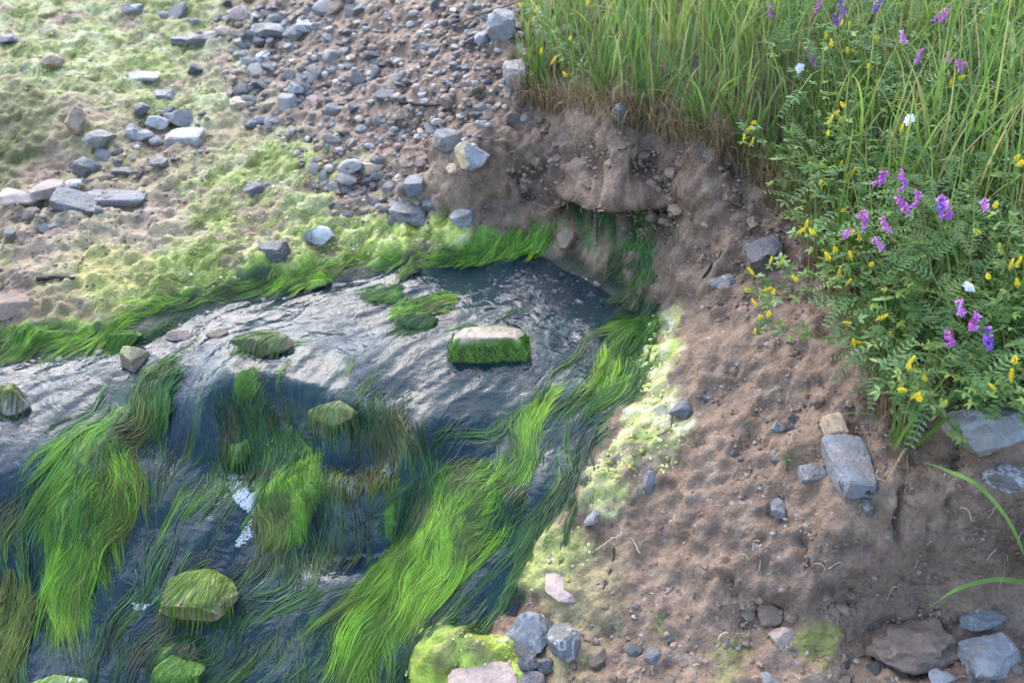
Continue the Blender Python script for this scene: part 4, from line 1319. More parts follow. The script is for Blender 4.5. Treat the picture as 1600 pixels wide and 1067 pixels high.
gravel([([(1080,560),(1250,480),(1400,700),(1450,800),(1200,850),(1000,900),(1080,720)], 700, 2.5, 8),
        ([(920,880),(1180,900),(1600,960),(1700,1100),(880,1100)], 520, 2.5, 9),
        ([(780,300),(900,190),(1100,240),(1200,300),(1120,480),(1050,420),(900,320)], 260, 2, 6)], 'small grit and crumbs on the mud bank',
       [(.06,.06,.065),(.12,.12,.13),(.2,.2,.21),(.19,.13,.10),(.16,.11,.08),(.23,.16,.12),(.3,.26,.22)])

gravel([([(1080,480),(1250,430),(1420,690),(1600,760),(1600,900),(1250,960),(1000,960),(1040,760),(1090,640)], 1800, 2, 8),
        ([(690,330),(780,250),(860,180),(1100,230),(1230,300),(1280,450),(1140,500),(1060,420),(930,310),(760,350)], 1700, 2, 9),
        ([(880,900),(1180,930),(1600,960),(1700,1100),(860,1100)], 900, 2, 11), ([(480,250),(650,190),(740,240),(690,350),(560,350)], 600, 2, 10), ([(-20,320),(330,200),(330,300),(100,440),(-20,460)], 600, 2, 8)],
       'brown crumbs of earth loose on the bank', [(.2,.132,.09),(.17,.11,.076),(.225,.153,.107),(.145,.094,.066),(.21,.14,.096)], 0)
gravel([([(880,280),(1040,285),(1065,345),(1020,345),(1000,312),(900,318)], 80, 6, 30), ([(760,300),(860,200),(1000,215),(1090,250),(1190,300),(1180,420),(1090,400),(1050,330),(880,290)], 90, 6, 28), ([(1060,440),(1250,470),(1340,640),(1250,640),(1090,560)], 130, 5, 22), ([(1090,870),(1260,900),(1340,960),(1150,960)], 90, 5, 26)],
       'dark damp clods broken from the bank around the spring', [(.19,.126,.088),(.16,.105,.074),(.21,.14,.098)], 1, -.08, .32)
gravel([(ZONE['rightmoss'], 1500, 2, 8), (ZONE['rightlow'], 300, 2, 8), (ZONE['bottommoss'], 900, 2, 8), (ZONE['lime'], 1500, 1.5, 6), (ZONE['midmoss'], 1600, 1.5, 6), (ZONE['upmoss'], 300, 1.5, 5), ([(0,-20),(330,-20),(330,60),(340,150),(240,190),(0,130)], 1600, 1.5, 5), (ZONE['yellowmoss'], 300, 1.5, 6)],
       'lumpy yellow-green algae crust drying along the stream edge', [(.42,.44,.12),(.34,.40,.07),(.28,.33,.06),(.50,.47,.22),(.55,.50,.30),(.22,.27,.05)], 0)
gravel([([(0,570),(180,540),(330,480),(560,440),(700,440),(690,520),(560,580),(300,600),(150,640),(20,740),(-40,700)], 900, 3, 12), ([(760,420),(930,430),(960,480),(880,540),(780,500)], 200, 3, 12)], 'small stones on the bed of the shallow water',
       [(.20,.14,.10),(.26,.19,.15),(.12,.10,.08),(.07,.08,.05),(.30,.24,.2),(.16,.15,.14)], 0, .1)
# ------------------------------------------------------------------ sticks, foam
def stick(pts, r0, r1, colr, label, lift=.006, name='stick', cat='stick'):
    P, t = at([p[0] for p in pts], [p[1] for p in pts])
    P[:, 2] += lift
    L = spline(P, len(pts) * 5)
    L += rng.normal(0, .0012, L.shape)
    v, f = tube(L, np.linspace(r0, r1, len(L)), 6)
    o = link(name, mk_mesh(name, v - P[0], f, M['twig'], np.broadcast_to(np.array(colr), (len(v), 3))), None, tuple(P[0]))
    tag(o, label, cat)
stick([(1143,380),(1118,412),(1092,448),(1070,478)], .005, .0035, (.03, .025, .022), 'black stick leaning on the mud beside the spring mouth')
stick([(625,163),(655,167),(690,168)], .006, .004, (.03, .025, .022), 'short dark stick lying on the scree slope')
stick([(695,62),(735,45),(775,30),(815,17)], .004, .003, (.16, .12, .09), 'long thin brown stick at the top left of the grass', .03)
stick([(958,858),(955,890),(942,920),(925,952)], .002, .0013, (.05, .04, .035), 'thin curved dark twig on the wet mud shore')
stick([(930,866),(958,845),(980,840),(1000,870)], .0018, .0014, (.42, .32, .22), 'bent straw coloured stalk above the thin dark twig', .01, 'dry_stalk', 'stalk')
stick([(663,258),(668,285),(662,300)], .004, .003, (.04, .035, .03), 'short dark stick standing on the slope left of the ochre boulder')
stick([(60,440),(90,436),(118,438)], .006, .004, (.035, .03, .028), 'dark stick lying at the left above the shallows')
stick([(1050,650),(1045,675),(1015,690)], .0015, .001, (.04, .035, .03), 'hair thin dark root across the pale algae crust', .008)
stick([(1205,845),(1190,870),(1183,900),(1176,925)], .0016, .001, (.28, .2, .13), 'thin tan root hanging on the mud slope', .004, 'root', 'root')
stick([(1412,708),(1400,730),(1385,755)], .003, .0012, (.30, .21, .13), 'tan root hanging below the grass tuft beside the pale slab', .01, 'root', 'root')
stick([(1418,712),(1416,740),(1412,775)], .002, .001, (.24, .17, .11), 'straight brown root above the crack in the mud', .008, 'root', 'root')
stick([(893,350),(897,370),(890,392)], .002, .0015, (.25, .06, .025), 'thin red root in the spring mouth', .012, 'root', 'root')
# foam below the upper fall
fv, ff, fc_ = [], [], []
for poly, n_ in (([(350,755),(405,750),(410,780),(395,800),(370,785)], 2600), ([(395,795),(408,790),(395,830),(370,850),(365,843)], 350), ([(205,938),(232,936),(228,950),(210,950)], 160), ([(395,712),(440,705),(445,720),(405,730)], 200), ([(340,742),(365,735),(385,745),(360,760)], 160)):
    sd = seeds_in(poly, n_, 10)
    P, t = at(sd[:, 0], sd[:, 1], .0)
    x, y = unproj(sd[:, 0], sd[:, 1], water_z(P[:, 0], P[:, 1]))
    fi, fj = np.clip((x - wxa[0]) / WSX, 0, len(wxa) - 2), np.clip((y - wya[0]) / WSY, 0, len(wya) - 2)
    i0, j0 = fi.astype(int), fj.astype(int)
    u_, v_ = fi - i0, fj - j0
    z = (WZ2[j0, i0] * (1 - u_) + WZ2[j0, i0 + 1] * u_) * (1 - v_) + (WZ2[j0 + 1, i0] * (1 - u_) + WZ2[j0 + 1, i0 + 1] * u_) * v_ + .0016
    keepf = fbm2(x, y, 40, 4, 99, .7) > -.16
    x, y, z = x[keepf], y[keepf], z[keepf] - .0015
    n_ = len(x)
    r = rng.uniform(.0006, .0024, n_)
    vv = ICO[0][0][None] * r[:, None, None] * np.array([1, 1, .7]) + np.stack([x, y, z], -1)[:, None]
    off = sum(len(a) for a in fv)
    fv.append(vv.reshape(-1, 3))
    ff.append((ICO[0][1][None] + (np.arange(n_) * 12)[:, None, None]).reshape(-1, 3) + off)
    fc_.append(np.full((n_ * 12, 3), .6) * np.array([.95, 1, 1.03]))
tag(link('foam', mk_mesh('foam', np.vstack(fv), np.vstack(ff), M['petal'], np.vstack(fc_))), 'white foam gathered below the upper fall', None, None, 'stuff')

# ------------------------------------------------------------------ plants
def above(px, py, k):
    """a point on the photo ray, the share k of the way from the ground back to the lens"""
    P, t = at(px, py)
    k = np.atleast_1d(np.asarray(k, float))[:, None]
    return P * (1 - k) + np.array([0, 0, CAM_H]) * k

def leaflet(L, W, fold=.25, droop=.15, n=4):
    """pointed oval leaf along +X, folded on its midrib: verts (n*3), quads"""
    t = np.linspace(0, 1, n)
    w = W / 2 * np.sin(np.pi * np.clip(t * .92 + .06, 0, 1)) ** .75
    v = np.zeros((n, 3, 3))
    v[:, 1, 0] = v[:, 0, 0] = v[:, 2, 0] = t * L
    v[:, 0, 1], v[:, 2, 1] = w, -w
    v[:, :, 2] = -(t ** 2 * L * droop)[:, None]
    v[:, 0, 2] += w * fold
    v[:, 2, 2] += w * fold
    i = np.arange(n - 1)
    f = np.concatenate([np.stack([i * 3, i * 3 + 3, i * 3 + 4, i * 3 + 1], -1), np.stack([i * 3 + 1, i * 3 + 4, i * 3 + 5, i * 3 + 2], -1)])
    return v.reshape(-1, 3), f

def rotz(v, a):
    c, s = math.cos(a), math.sin(a)
    return np.stack([v[:, 0] * c - v[:, 1] * s, v[:, 0] * s + v[:, 1] * c, v[:, 2]], -1)
def roty(v, a):
    c, s = math.cos(a), math.sin(a)
    return np.stack([v[:, 0] * c + v[:, 2] * s, v[:, 1], -v[:, 0] * s + v[:, 2] * c], -1)

def trifoliate(g, size=.017):
    parts = []
    sv, sf = tube(np.array([[0, 0, 0], [.5, 0, .1], [1, 0, .15]]) * size, .0006, 4)
    parts.append((sv, sf, g))
    for a in (0, 1.15, -1.15):
        v, f = leaflet(size * random.uniform(.9, 1.1), size * .42)
        v = rotz(roty(v, random.uniform(-.2, .3)), a) + np.array([size, 0, size * .15])
        parts.append((v, f, np.array(g) * random.uniform(.9, 1.12)))
    return parts
def pinnate(g, n=8, L=.06, lf=.013):
    ax = np.array([[i / 8, 0, .25 * (i / 8) * (1 - i / 8) * 1.2] for i in range(9)]) * L
    parts = [(*tube(ax, .0006, 4), g)]
    for i in range(n):
        q = (i + 1) / (n + .3)
        p = np.array([q * L, 0, .25 * q * (1 - q) * 1.2 * L])
        for s in (-1, 1):
            v, f = leaflet(lf * (1 - .45 * q), lf * .30, .15, .1, 3)
            parts.append((rotz(roty(v, -.15), s * random.uniform(.95, 1.25)) + p, f, np.array(g) * random.uniform(.88, 1.15)))
    return parts
def yellow_head(green=False):
    parts = []
    H, R = random.uniform(.012, .019), random.uniform(.0032, .0042)
    y = np.array((.80, .64, .03)) if not green else np.array((.50, .52, .08))
    m = 26
    for i in range(m):
        q = i / m
        a = i * 2.4
        r = R * (1 - .75 * q ** 2)
        v, f = leaflet(.0052, .0034, .3, .1, 3)
        v = rotz(roty(v, -(.35 + .9 * q)), a) + np.array([r * .4 * math.cos(a), r * .4 * math.sin(a), H * q])
        parts.append((v, f, y * random.uniform(.8, 1.15)))
    v, f = tube(np.array([[0, 0, -.006], [0, 0, 0], [0, 0, H * .9]]), [.0006, R * .55, R * .2], 6)
    parts.append((v, f, y * np.array([.7, .85, 1])))
    return parts
def raceme(cols, n=9, L=.03, fl_=.014):
    """flowers hanging to one side of a stalk"""
    parts = [(*tube(np.array([[0, 0, 0], [0, 0, L * .6], [.003, 0, L]]), .0009, 5), (.14, .2, .05))]
    for i in range(n):
        q = i / (n - 1)
        a = random.gauss(0, .75)
        base = np.array([0, 0, L * (.15 + .85 * q)])
        c0, c1 = cols
        ln_ = fl_ * (1 - .25 * q) * random.uniform(.9, 1.1)
        tb, tf = tube(np.array([[0, 0, 0], [.35, 0, .02], [.7, 0, -.04], [.9, 0, -.1]]) * ln_, np.array([.09, .16, .14, .05]) * ln_, 6)
        tcol = np.repeat(np.linspace(0, 1, 4), 6)[:, None]
        tc_ = np.array(c0) * (1 - tcol) + np.array(c1) * tcol
        fl3 = [(tb, tf, tc_)]
        for s, w_, up in ((0, .55, -.75), (.45, .34, .05), (-.45, .34, .05)):
            v, f = leaflet(ln_ * .55, ln_ * w_, .35, -.2 if s == 0 else .2, 4)
            v = rotz(roty(v, up), s) + np.array([.5 * ln_, 0, .03 * ln_])
            tq = np.clip((v[:, 0] / ln_ - .4) * 1.6, 0, 1)[:, None]
            fl3.append((v, f, np.array(c0) * (1 - tq) + np.array(c1) * tq))
        for v, f, c in fl3:
            v = rotz(roty(v, random.uniform(.35, .8)), a) + base
            parts.append((v, f, c))
    return parts
def umbel():
    parts = []
    for i in range(16):
        a, r = i * 2.4, .009 * math.sqrt(i / 16)
        c = np.array([r * math.cos(a), r * math.sin(a), .012 - r * .4])
        parts.append((*tube(np.array([[0, 0, 0], c * .95]), .0005, 4), (.15, .22, .07)))
        for p in range(5):
            v, f = leaflet(.0035, .003, .1, 0, 3)
            parts.append((rotz(roty(v, -.2), p * 1.257) + c, f, np.array((.72, .70, .76)) * random.uniform(.85, 1.1)))
    return parts
def shape(name, parts, mat):
    V_, F_, C_ = join(parts)
    return mk_mesh(name, V_, F_, M[mat], np.clip(C_, .005, .95))
TRI = [shape('leaf', trifoliate(g, s), 'leaf') for g, s in (((.18,.27,.07),.015),((.21,.30,.065),.013),((.155,.25,.09),.017),((.23,.32,.07),.012))]
PIN = [shape('leaf', pinnate(g, n, L), 'leaf') for g, n, L in (((.16,.25,.075),8,.065),((.13,.22,.075),9,.075),((.19,.28,.09),7,.055))]
HEAD = [shape('flower_head', yellow_head(i == 4), 'petal') for i in range(5)]
VIO = [((.72,.09,.46),(.40,.20,.66)),((.66,.07,.44),(.55,.28,.70)),((.36,.10,.48),(.28,.16,.56)),((.78,.16,.52),(.62,.38,.76))]
RAC = [shape('flower_cluster', raceme(VIO[i % 4], 7 + i % 3, .026 + .003 * (i % 3)), 'petal') for i in range(6)]
UMB = [shape('flower_cluster', umbel(), 'petal')]

def place(me, name, parent, P, direction=None, scale=1., roll=None):
    """a shared mesh as a part; local +X (leaves) or +Z (flowers) along direction"""
    o = bpy.data.objects.new(name, me)
    C.objects.link(o)
    o.parent = parent
    o.location = P - np.array(parent.location)
    o.rotation_euler = direction
    o.scale = (scale,) * 3
    return o

def sprig(name, label, cat, path, heads, leafs, leafgap, headset, grp=None, stemr=.0014, green=(.14,.22,.05), kind='yellow'):
    """a stem on its path of (photo x, y, share above ground), flowers at the ends of side stalks"""
    a = np.array(path, float)
    W3 = above(a[:, 0], a[:, 1], a[:, 2])
    L = spline(W3, 26)
    root = empty(name, tuple(L[0]), label, cat, grp)
    L0 = L - L[0]
    n = len(L)
    parts = [(*tube(L0, np.linspace(stemr, stemr * .55, n), 6), green)]
    spx, spy, _ = project(L[:, 0], L[:, 1], L[:, 2])
    ends = []
    for hx, hy in heads:
        i = int(np.argmin((spx - hx) ** 2 + (spy - hy) ** 2))
        i = max(2, i - 2)
        k = np.interp(i / n, np.linspace(0, 1, len(a)), a[:, 2]) + random.uniform(.005, .03)
        # same distance from the lens as its stem, nudged nearer
        dcam = np.linalg.norm(L[i] - np.array([0, 0, CAM_H])) * random.uniform(.955, .982)
        dx, dy, dz = ray(hx, hy + 4)
        dv = np.array([float(dx), float(dy), float(dz)])
        E = np.array([0, 0, CAM_H]) + dv / np.linalg.norm(dv) * dcam
        mid_ = (L[i] + E) / 2 + np.array([0, 0, -.004])
        B = spline(np.array([L[i], mid_, E]), 7)
        parts.append((*tube(B - L[0], np.linspace(stemr * .6, stemr * .4, 7), 5), green))
        ends.append((E, B))
    V_, F_, C_ = join(parts)
    link('stem', mk_mesh('stem', V_, F_, M['leaf'], C_), root, (0, 0, 0))
    for j, (E, B) in enumerate(ends):
        if kind == 'yellow':
            place(headset[random.randrange(len(headset))], 'flower_head', root, E, (random.gauss(0, .45) + .2, random.gauss(0, .45), random.uniform(0, 6.28)), random.uniform(.65, .95))
        else:
            place(headset[random.randrange(len(headset))], 'flower_cluster', root, E, (random.gauss(.15, .3), random.gauss(0, .35), random.uniform(-2.9, -.2)), random.uniform(.9, 1.2))
        for q in (2, 4):
            if kind == 'yellow' and random.random() < .75:
                place(leafs[random.randrange(len(leafs))], 'leaf', root, B[q], (random.gauss(0, .4), random.gauss(-.1, .4), random.uniform(0, 6.28)), random.uniform(.7, 1.1))
    ln_ = np.cumsum(np.linalg.norm(np.diff(L, axis=0), axis=1))
    d = leafgap * .5
    while d < ln_[-1]:
        i = int(np.searchsorted(ln_, d))
        i = min(i, n - 2)
        T = L[i + 1] - L[i]
        az = math.atan2(T[1], T[0]) + random.choice((-1, 1)) * random.uniform(.5, 1.4)
        place(leafs[random.randrange(len(leafs))], 'leaf', root, L[i], (random.gauss(.25, .35), random.gauss(-.15, .35), az), random.uniform(.8, 1.25))
        d += leafgap * random.uniform(.6, 1.3)
    return root

YH = [(1177,188),(1167,200),(1162,215),(1174,222),(1319,163),(1304,175),(1311,187),(1295,190),(1293,208),(1408,203),(1447,168),(1386,97),(1357,104),(1291,56),(1299,70),(1325,80),(1338,80),(1370,62),(1313,36),(1327,42),(1345,135),(1267,255),(1313,255),(1345,262),(1332,268),(1325,280),(1290,258),(1266,288),(1284,288),(1335,318),(1316,326),(1376,327),(1397,252),(1426,262),(1437,278),(1500,120),(1485,130),(1490,134),(1534,28),(1475,22),(1402,3),(1586,246),(1592,255),(1582,3),(1554,320),(1247,360),(1258,355),(1272,362),(1327,365),(1343,372),(1331,400),(1296,402),(1306,390),(1413,410),(1203,408),(1216,412),(1177,425),(1246,435),(1310,430),(1323,440),(1295,445),(1195,450),(1170,450),(1207,455),(1182,475),(1187,490),(1200,490),(1180,518),(1342,485),(1358,472),(1319,500),(1372,495),(1393,522),(1410,510),(1335,535),(1352,540),(1345,538),(1545,430),(1590,443),(1590,410),(1565,390),(1578,415),(1405,605),(1420,573),(1445,590),(1418,566),(1427,617),(1437,620),(1471,630),(1470,573),(1580,590),(1555,605),(1585,563),(1512,440),(835,15),(815,5),(890,60),(870,85),(862,95),(845,80),(885,115),(917,4),(1433,575),(1360,410),(1530,360),(1400,150),(1420,330)]
YS = [
 ([(1335,292,.03),(1285,270,.08),(1232,245,.10),(1182,212,.10),(1166,198,.10)], 'yellow flowered sprig reaching farthest left over the mud mound'),
 ([(1392,290,.03),(1335,292,.08),(1292,280,.10),(1264,264,.10)], 'yellow flowered sprig beside the leftmost one, lying lower over the bank'),
 ([(1430,250,.05),(1385,228,.10),(1335,215,.13),(1306,182,.14)], 'yellow flowered sprig with five heads in an arc above the bank edge'),
 ([(1490,190,.05),(1445,160,.12),(1385,108,.14),(1350,98,.14)], 'yellow flowered stem among purple vetch near the top middle of the meadow'),
 ([(1420,110,.05),(1372,82,.12),(1322,72,.14),(1296,62,.14)], 'yellow flowered stem below the two topmost purple clusters'),
 ([(1440,385,.04),(1382,350,.09),(1325,355,.11),(1252,360,.10)], 'yellow flowered sprig pointing left just above the black slate slab'),
 ([(1450,462,.04),(1392,440,.09),(1312,435,.11),(1252,430,.11),(1212,414,.11)], 'yellow flowered sprig over the black slate slab tipped by two upright heads'),
 ([(1345,475,.03),(1292,470,.08),(1232,458,.10),(1192,470,.10),(1176,432,.10)], 'yellow flowered sprig forking over bare mud beside the black slate slab'),
 ([(1420,495,.03),(1362,520,.07),(1282,528,.08),(1222,515,.08),(1182,516,.08)], 'lowest yellow flowered stem arching left over the mud'),
 ([(1560,510,.05),(1572,455,.12),(1582,402,.15),(1560,325,.16)], 'tall yellow flowered stem at the right edge beside the white cluster'),
 ([(1608,310,.06),(1596,275,.14),(1588,245,.16)], 'yellow flowered tip at the right edge level with the purple group'),
 ([(1510,690,.03),(1465,640,.10),(1432,600,.12),(1412,585,.12)], 'yellow flowered sprig hanging over the grey veined boulder'),
 ([(1445,560,.04),(1392,522,.08),(1372,497,.10),(1322,503,.10)], 'yellow flowered sprig above the long grass tuft by the pale slab'),
 ([(1610,650,.04),(1582,605,.10),(1562,590,.12)], 'yellow flowered sprig at the right edge over the veined boulder'),
 ([(940,130,.03),(895,100,.07),(872,72,.09),(846,35,.10),(822,8,.10)], 'yellow flowered sprig in the grass at the top left of the meadow'),
 ([(1545,190,.06),(1522,145,.12),(1497,120,.15),(1482,80,.15),(1476,28,.15)], 'tall yellow flowered stem near the top right purple trio'),
 ([(1465,345,.05),(1432,300,.11),(1402,258,.13),(1406,208,.14)], 'yellow flowered stem between the purple group and the white cluster'),
 ([(1440,70,.06),(1405,32,.14),(1402,5,.15)], 'yellow flowered tip at the top edge right of the purple clusters'),
 ([(1605,70,.06),(1588,22,.14),(1582,5,.15)], 'yellow flowered tip in the top right corner')]
own = {i: [] for i in range(len(YS))}
for hx, hy in YH:
    best = min(range(len(YS)), key=lambda i: line_d([(p[0], p[1]) for p in YS[i][0]], np.array([hx]), np.array([hy]))[0] - (20 if i < 3 else 0))
    own[best].append((hx, hy))
for i, (path, lab) in enumerate(YS):
    sprig('yellow_flower_plant', lab, 'yellow flower', path, own[i], TRI, .0105, HEAD, 'yellow flowered sprigs of the bank')
VET = [
 ([(1605,430,.05),(1545,355,.11),(1468,335,.14),(1422,300,.15),(1372,292,.15)], [(1370,282),(1415,291),(1432,317),(1462,325),(1482,334),(1424,322),(1469,318)], 'purple vetch with the widest flower group in the middle of the meadow'),
 ([(1570,610,.04),(1535,565,.10),(1502,505,.13),(1458,430,.14),(1450,372,.14)], [(1497,485),(1512,508),(1537,537),(1488,533)], 'purple vetch with four flower clusters above the veined boulder'),
 ([(1475,405,.05),(1425,372,.11),(1382,362,.13),(1322,365,.13)], [(1349,346),(1391,352),(1313,365),(1373,386)], 'purple vetch with four small clusters left of the wide purple group'),
 ([(1570,205,.06),(1525,135,.13),(1482,105,.16),(1438,100,.16),(1415,62,.16)], [(1413,58),(1436,95),(1478,98),(1507,104)], 'purple vetch with a trio of clusters in the upper right of the meadow'),
 ([(1405,125,.06),(1352,75,.13),(1322,25,.15),(1302,8,.15)], [(1320,18),(1314,30),(1368,14),(1307,38),(1280,15)], 'purple vetch with tall pink cluster at the top edge'),
 ([(1310,145,.05),(1255,95,.11),(1216,28,.13)], [(1211,20),(1278,100)], 'purple vetch with a lone pink cluster farthest left in the meadow'),
 ([(1545,90,.06),(1502,55,.14),(1467,35,.16)], [(1465,32),(1472,26)], 'purple vetch cluster near the top edge left of the bent broad blade'),
 ([(1608,375,.06),(1565,345,.13),(1535,326,.15)], [(1533,322)], 'single violet vetch cluster right of the wide purple group')]
for path, hd, lab in VET:
    sprig('vetch_plant', lab, 'vetch', path, hd, PIN, .022, RAC, 'purple vetch plants of the bank', .0015, (.17, .24, .08), 'vetch')
for path, hd, lab in [([(1480,260,.06),(1450,225,.13),(1426,194,.15)], [(1425,187)], 'white flower cluster in the upper middle of the meadow'),
                      ([(1540,530,.06),(1520,490,.12),(1509,458,.14)], [(1508,450)], 'white flower cluster above the four purple clusters'),
                      ([(1290,160,.04),(1270,130,.08),(1256,110,.09)], [(1254,104)], 'small faded white flower cluster at the upper left of the meadow')]:
    sprig('white_flower_plant', lab, 'white flower', path, hd, TRI[2:3], .05, UMB, None, .0011, (.14, .2, .08), 'white')

# bare leafy vetch runners through the meadow
for i, (path, lab) in enumerate([([(1290,15,.13),(1350,85,.14),(1420,118,.14),(1480,180,.12)], 'flowerless vetch runner curving down from the topmost purple cluster'),
        ([(1290,130,.09),(1240,80,.11),(1200,60,.12)], 'flowerless vetch runner left of the top purple clusters'),
        ([(1600,200,.12),(1540,70,.15),(1480,60,.16)], 'flowerless vetch runner with feathery leaves at the upper right'),
        ([(1600,490,.10),(1540,470,.14),(1480,470,.14)], 'flowerless vetch runner beside the lower white cluster'),
        ([(1540,260,.10),(1470,250,.14),(1400,300,.13)], 'flowerless vetch runner above the wide purple group'),
        ([(1500,330,.10),(1450,395,.14),(1390,400,.12)], 'flowerless vetch runner below the wide purple group'),
        ([(1600,150,.12),(1560,130,.15),(1500,150,.15)], 'flowerless vetch runner beside the bent broad blade')]):
    sprig('vetch_plant', lab, 'vetch', path, [], PIN, .013, RAC, None, .0012, (.18, .25, .09), 'vetch')

# leafy undergrowth below and between
up = [(1170,200),(1190,250),(1260,180),(1200,60),(1200,-60),(1750,-60),(1750,640),(1400,640),(1340,560),(1290,440),(1230,320)]
sd = seeds_in(up, 2700)
k = rng.uniform(.02, .13, len(sd)) + .07 * smooth(250, 0, sd[:, 1]) * rng.random(len(sd))
Pu = above(sd[:, 0], sd[:, 1], k)
tri_raw = [join(trifoliate(g, s)) for g, s in (((.20,.30,.065),.014),((.165,.265,.08),.016),((.25,.35,.07),.012))]
pin_raw = [join(pinnate(g, 8, .065)) for g in ((.15,.25,.075),(.12,.21,.075))]
parts = []
for i in range(len(sd)):
    v, f, c = (tri_raw[i % 3] if i % 3 else pin_raw[(i // 3) % 2])
    a = rng.uniform(0, 6.28)
    v = rotz(roty(v * rng.uniform(.8, 1.4), rng.normal(-.1, .5)), a) + Pu[i]
    parts.append((v, f, c * rng.uniform(.75, 1.2)))
V_, F_, C_ = join(parts)
tag(link('undergrowth', mk_mesh('undergrowth', V_, F_, M['leaf'], C_)), 'low leafy greenery filling the flowering bank', None, None, 'stuff')

# grass
GCOL = [(.15,.26,.045),(.19,.31,.055),(.13,.235,.065),(.22,.33,.065),(.16,.255,.10),(.24,.32,.08),(.38,.32,.13),(.18,.30,.07)]
def blades(base, h, lean, spread, width, cols, k=8, droop=.5):
    n = len(base)
    t = np.linspace(0, 1, k)
    az = rng.normal(0, spread, n) + lean
    dv = np.stack([np.cos(az), np.sin(az), np.zeros(n)], -1)
    b0 = np.abs(rng.normal(.12, .12, n))
    b1 = np.abs(rng.normal(droop, droop * .6, n))
    ang = b0[:, None] + b1[:, None] * t[None] ** 1.5
    st = h[:, None] / (k - 1)
    hor = np.concatenate([np.zeros((n, 1)), np.cumsum(np.sin(ang[:, :-1]) * st, 1)], 1)
    ver = np.concatenate([np.zeros((n, 1)), np.cumsum(np.cos(ang[:, :-1]) * st, 1)], 1)
    Pb = base[:, None] + dv[:, None] * hor[..., None]
    Pb[..., 2] += ver
    W = width[:, None] * np.interp(t, [0, .2, .6, 1], [.55, 1, .8, .06])[None]
    sd_ = np.stack([-np.sin(az), np.cos(az), np.zeros(n)], -1) + rng.normal(0, .35, (n, 3))
    c = np.array(cols)[rng.integers(0, len(cols), n)] * rng.uniform(.75, 1.25, (n, 1))
    cc = np.repeat(c[:, None], k, 1)
    dry = (rng.random(n) < .25)[:, None, None]
    tipc = np.array((.38, .29, .12))
    cc = np.where(dry, cc * (1 - smooth(.55, 1, t)[None, :, None]) + tipc * smooth(.55, 1, t)[None, :, None], cc)
    rootc = np.array((.24, .2, .09))
    cc = cc * (1 - .6 * smooth(.22, 0, t)[None, :, None]) + rootc * .6 * smooth(.22, 0, t)[None, :, None]
    return ribbon_arrays(Pb, W, cc, sd_)
edge_poly = [(810,120),(850,160),(905,165),(1000,190),(1080,215),(1145,235),(1230,320),(1290,430),(1350,560),(1390,650),(1600,650),(2600,700),(2600,-500),(820,-500)]
def grass_points(n, poly, box=(0., 2.6, 1.2, 4.4)):
    out = np.zeros((0, 3))
    while len(out) < n:
        x, y = rng.uniform(box[0], box[1], n * 2), rng.uniform(box[2], box[3], n * 2)
        z = bil(VZ, x, y)
        px, py, d = project(x, y, z)
        ok = (poly_sd(poly, px, py) < 0) & (px < 1950) & (py > -450)
        out = np.vstack([out, np.stack([x, y, z], -1)[ok]])
    return out[:n]
gp_ = grass_points(11000, edge_poly)
ppx, ppy, pd_ = project(gp_[:, 0], gp_[:, 1], gp_[:, 2])
ed = -poly_sd(edge_poly, ppx, ppy)
near_edge = smooth(90, 0, ed)
hh_ = rng.uniform(.16, .42, len(gp_)) * (1 - .45 * near_edge) * smooth(4.6, 2.0, gp_[:, 1]).clip(.6, 1)
arr = [blades(gp_, hh_, math.radians(205), 1.6, rng.uniform(.003, .008, len(gp_)), GCOL, 8, .85)]
tag(link('grass', mk_mesh('grass', *[join(arr)[i] for i in (0, 1)], M['leaf'], join(arr)[2])), 'tall green meadow grass on the bank above the spring', None, None, 'stuff')
# dry straw along the edge
ed_line = [(812,150),(860,175),(910,175),(960,190),(1010,200),(1080,222),(1140,240),(1190,290),(1240,340),(1285,430),(1330,520),(1370,600),(1390,660)]
el = spline(np.array(ed_line, float), 1900) + rng.normal(0, 9, (1900, 2))
Pe, _ = at(el[:, 0], el[:, 1])
arr = [blades(Pe, rng.uniform(.04, .15, 1900), math.radians(230), 1.3, rng.uniform(.0012, .003, 1900), [(.34,.25,.14),(.28,.19,.10),(.40,.31,.18),(.2,.14,.08)], 6, 1.5)]
j_ = join(arr)
tag(link('dry_grass', mk_mesh('dry_grass', j_[0], j_[1], M['leaf'], j_[2])), 'dry straw and dead blades hanging along the edge of the grass', None, None, 'stuff')

# bits of straw and root fibre lying on the earth
lit = np.vstack([seeds_in(pl, n_) for pl, n_ in (([(1080,480),(1250,430),(1420,690),(1600,760),(1600,900),(1250,960),(1000,960),(1040,760)], 110), ([(900,960),(1250,960),(1600,980),(1600,1067),(900,1067)], 60), ([(780,300),(860,190),(1100,240),(1250,330),(1150,420)], 30), ([(480,60),(800,40),(800,150),(640,300)], 60))])
Pl, tl = at(lit[:, 0], lit[:, 1])
nl_, al = len(lit), rng.uniform(0, 6.28, len(lit))
tt = np.linspace(-.5, .5, 6)
ll = rng.uniform(.006, .026, nl_)
Ql = np.zeros((nl_, 6, 3))
cv = rng.normal(0, 1.2, (nl_, 1))
Ql[..., 0] = Pl[:, None, 0] + ll[:, None] * (tt * np.cos(al)[:, None] - cv * tt ** 2 * np.sin(al)[:, None])
Ql[..., 1] = Pl[:, None, 1] + ll[:, None] * (tt * np.sin(al)[:, None] + cv * tt ** 2 * np.cos(al)[:, None])
Ql[..., 2] = bil(VZ, Ql[..., 0], Ql[..., 1]) + .004
lv, lf_, lc = ribbon_arrays(Ql, np.full((nl_, 6), .0011) * rng.uniform(.6, 1.5, (nl_, 1)), np.array([(.42,.34,.24),(.30,.21,.14),(.5,.44,.34),(.2,.13,.09)])[rng.integers(0, 4, nl_)])
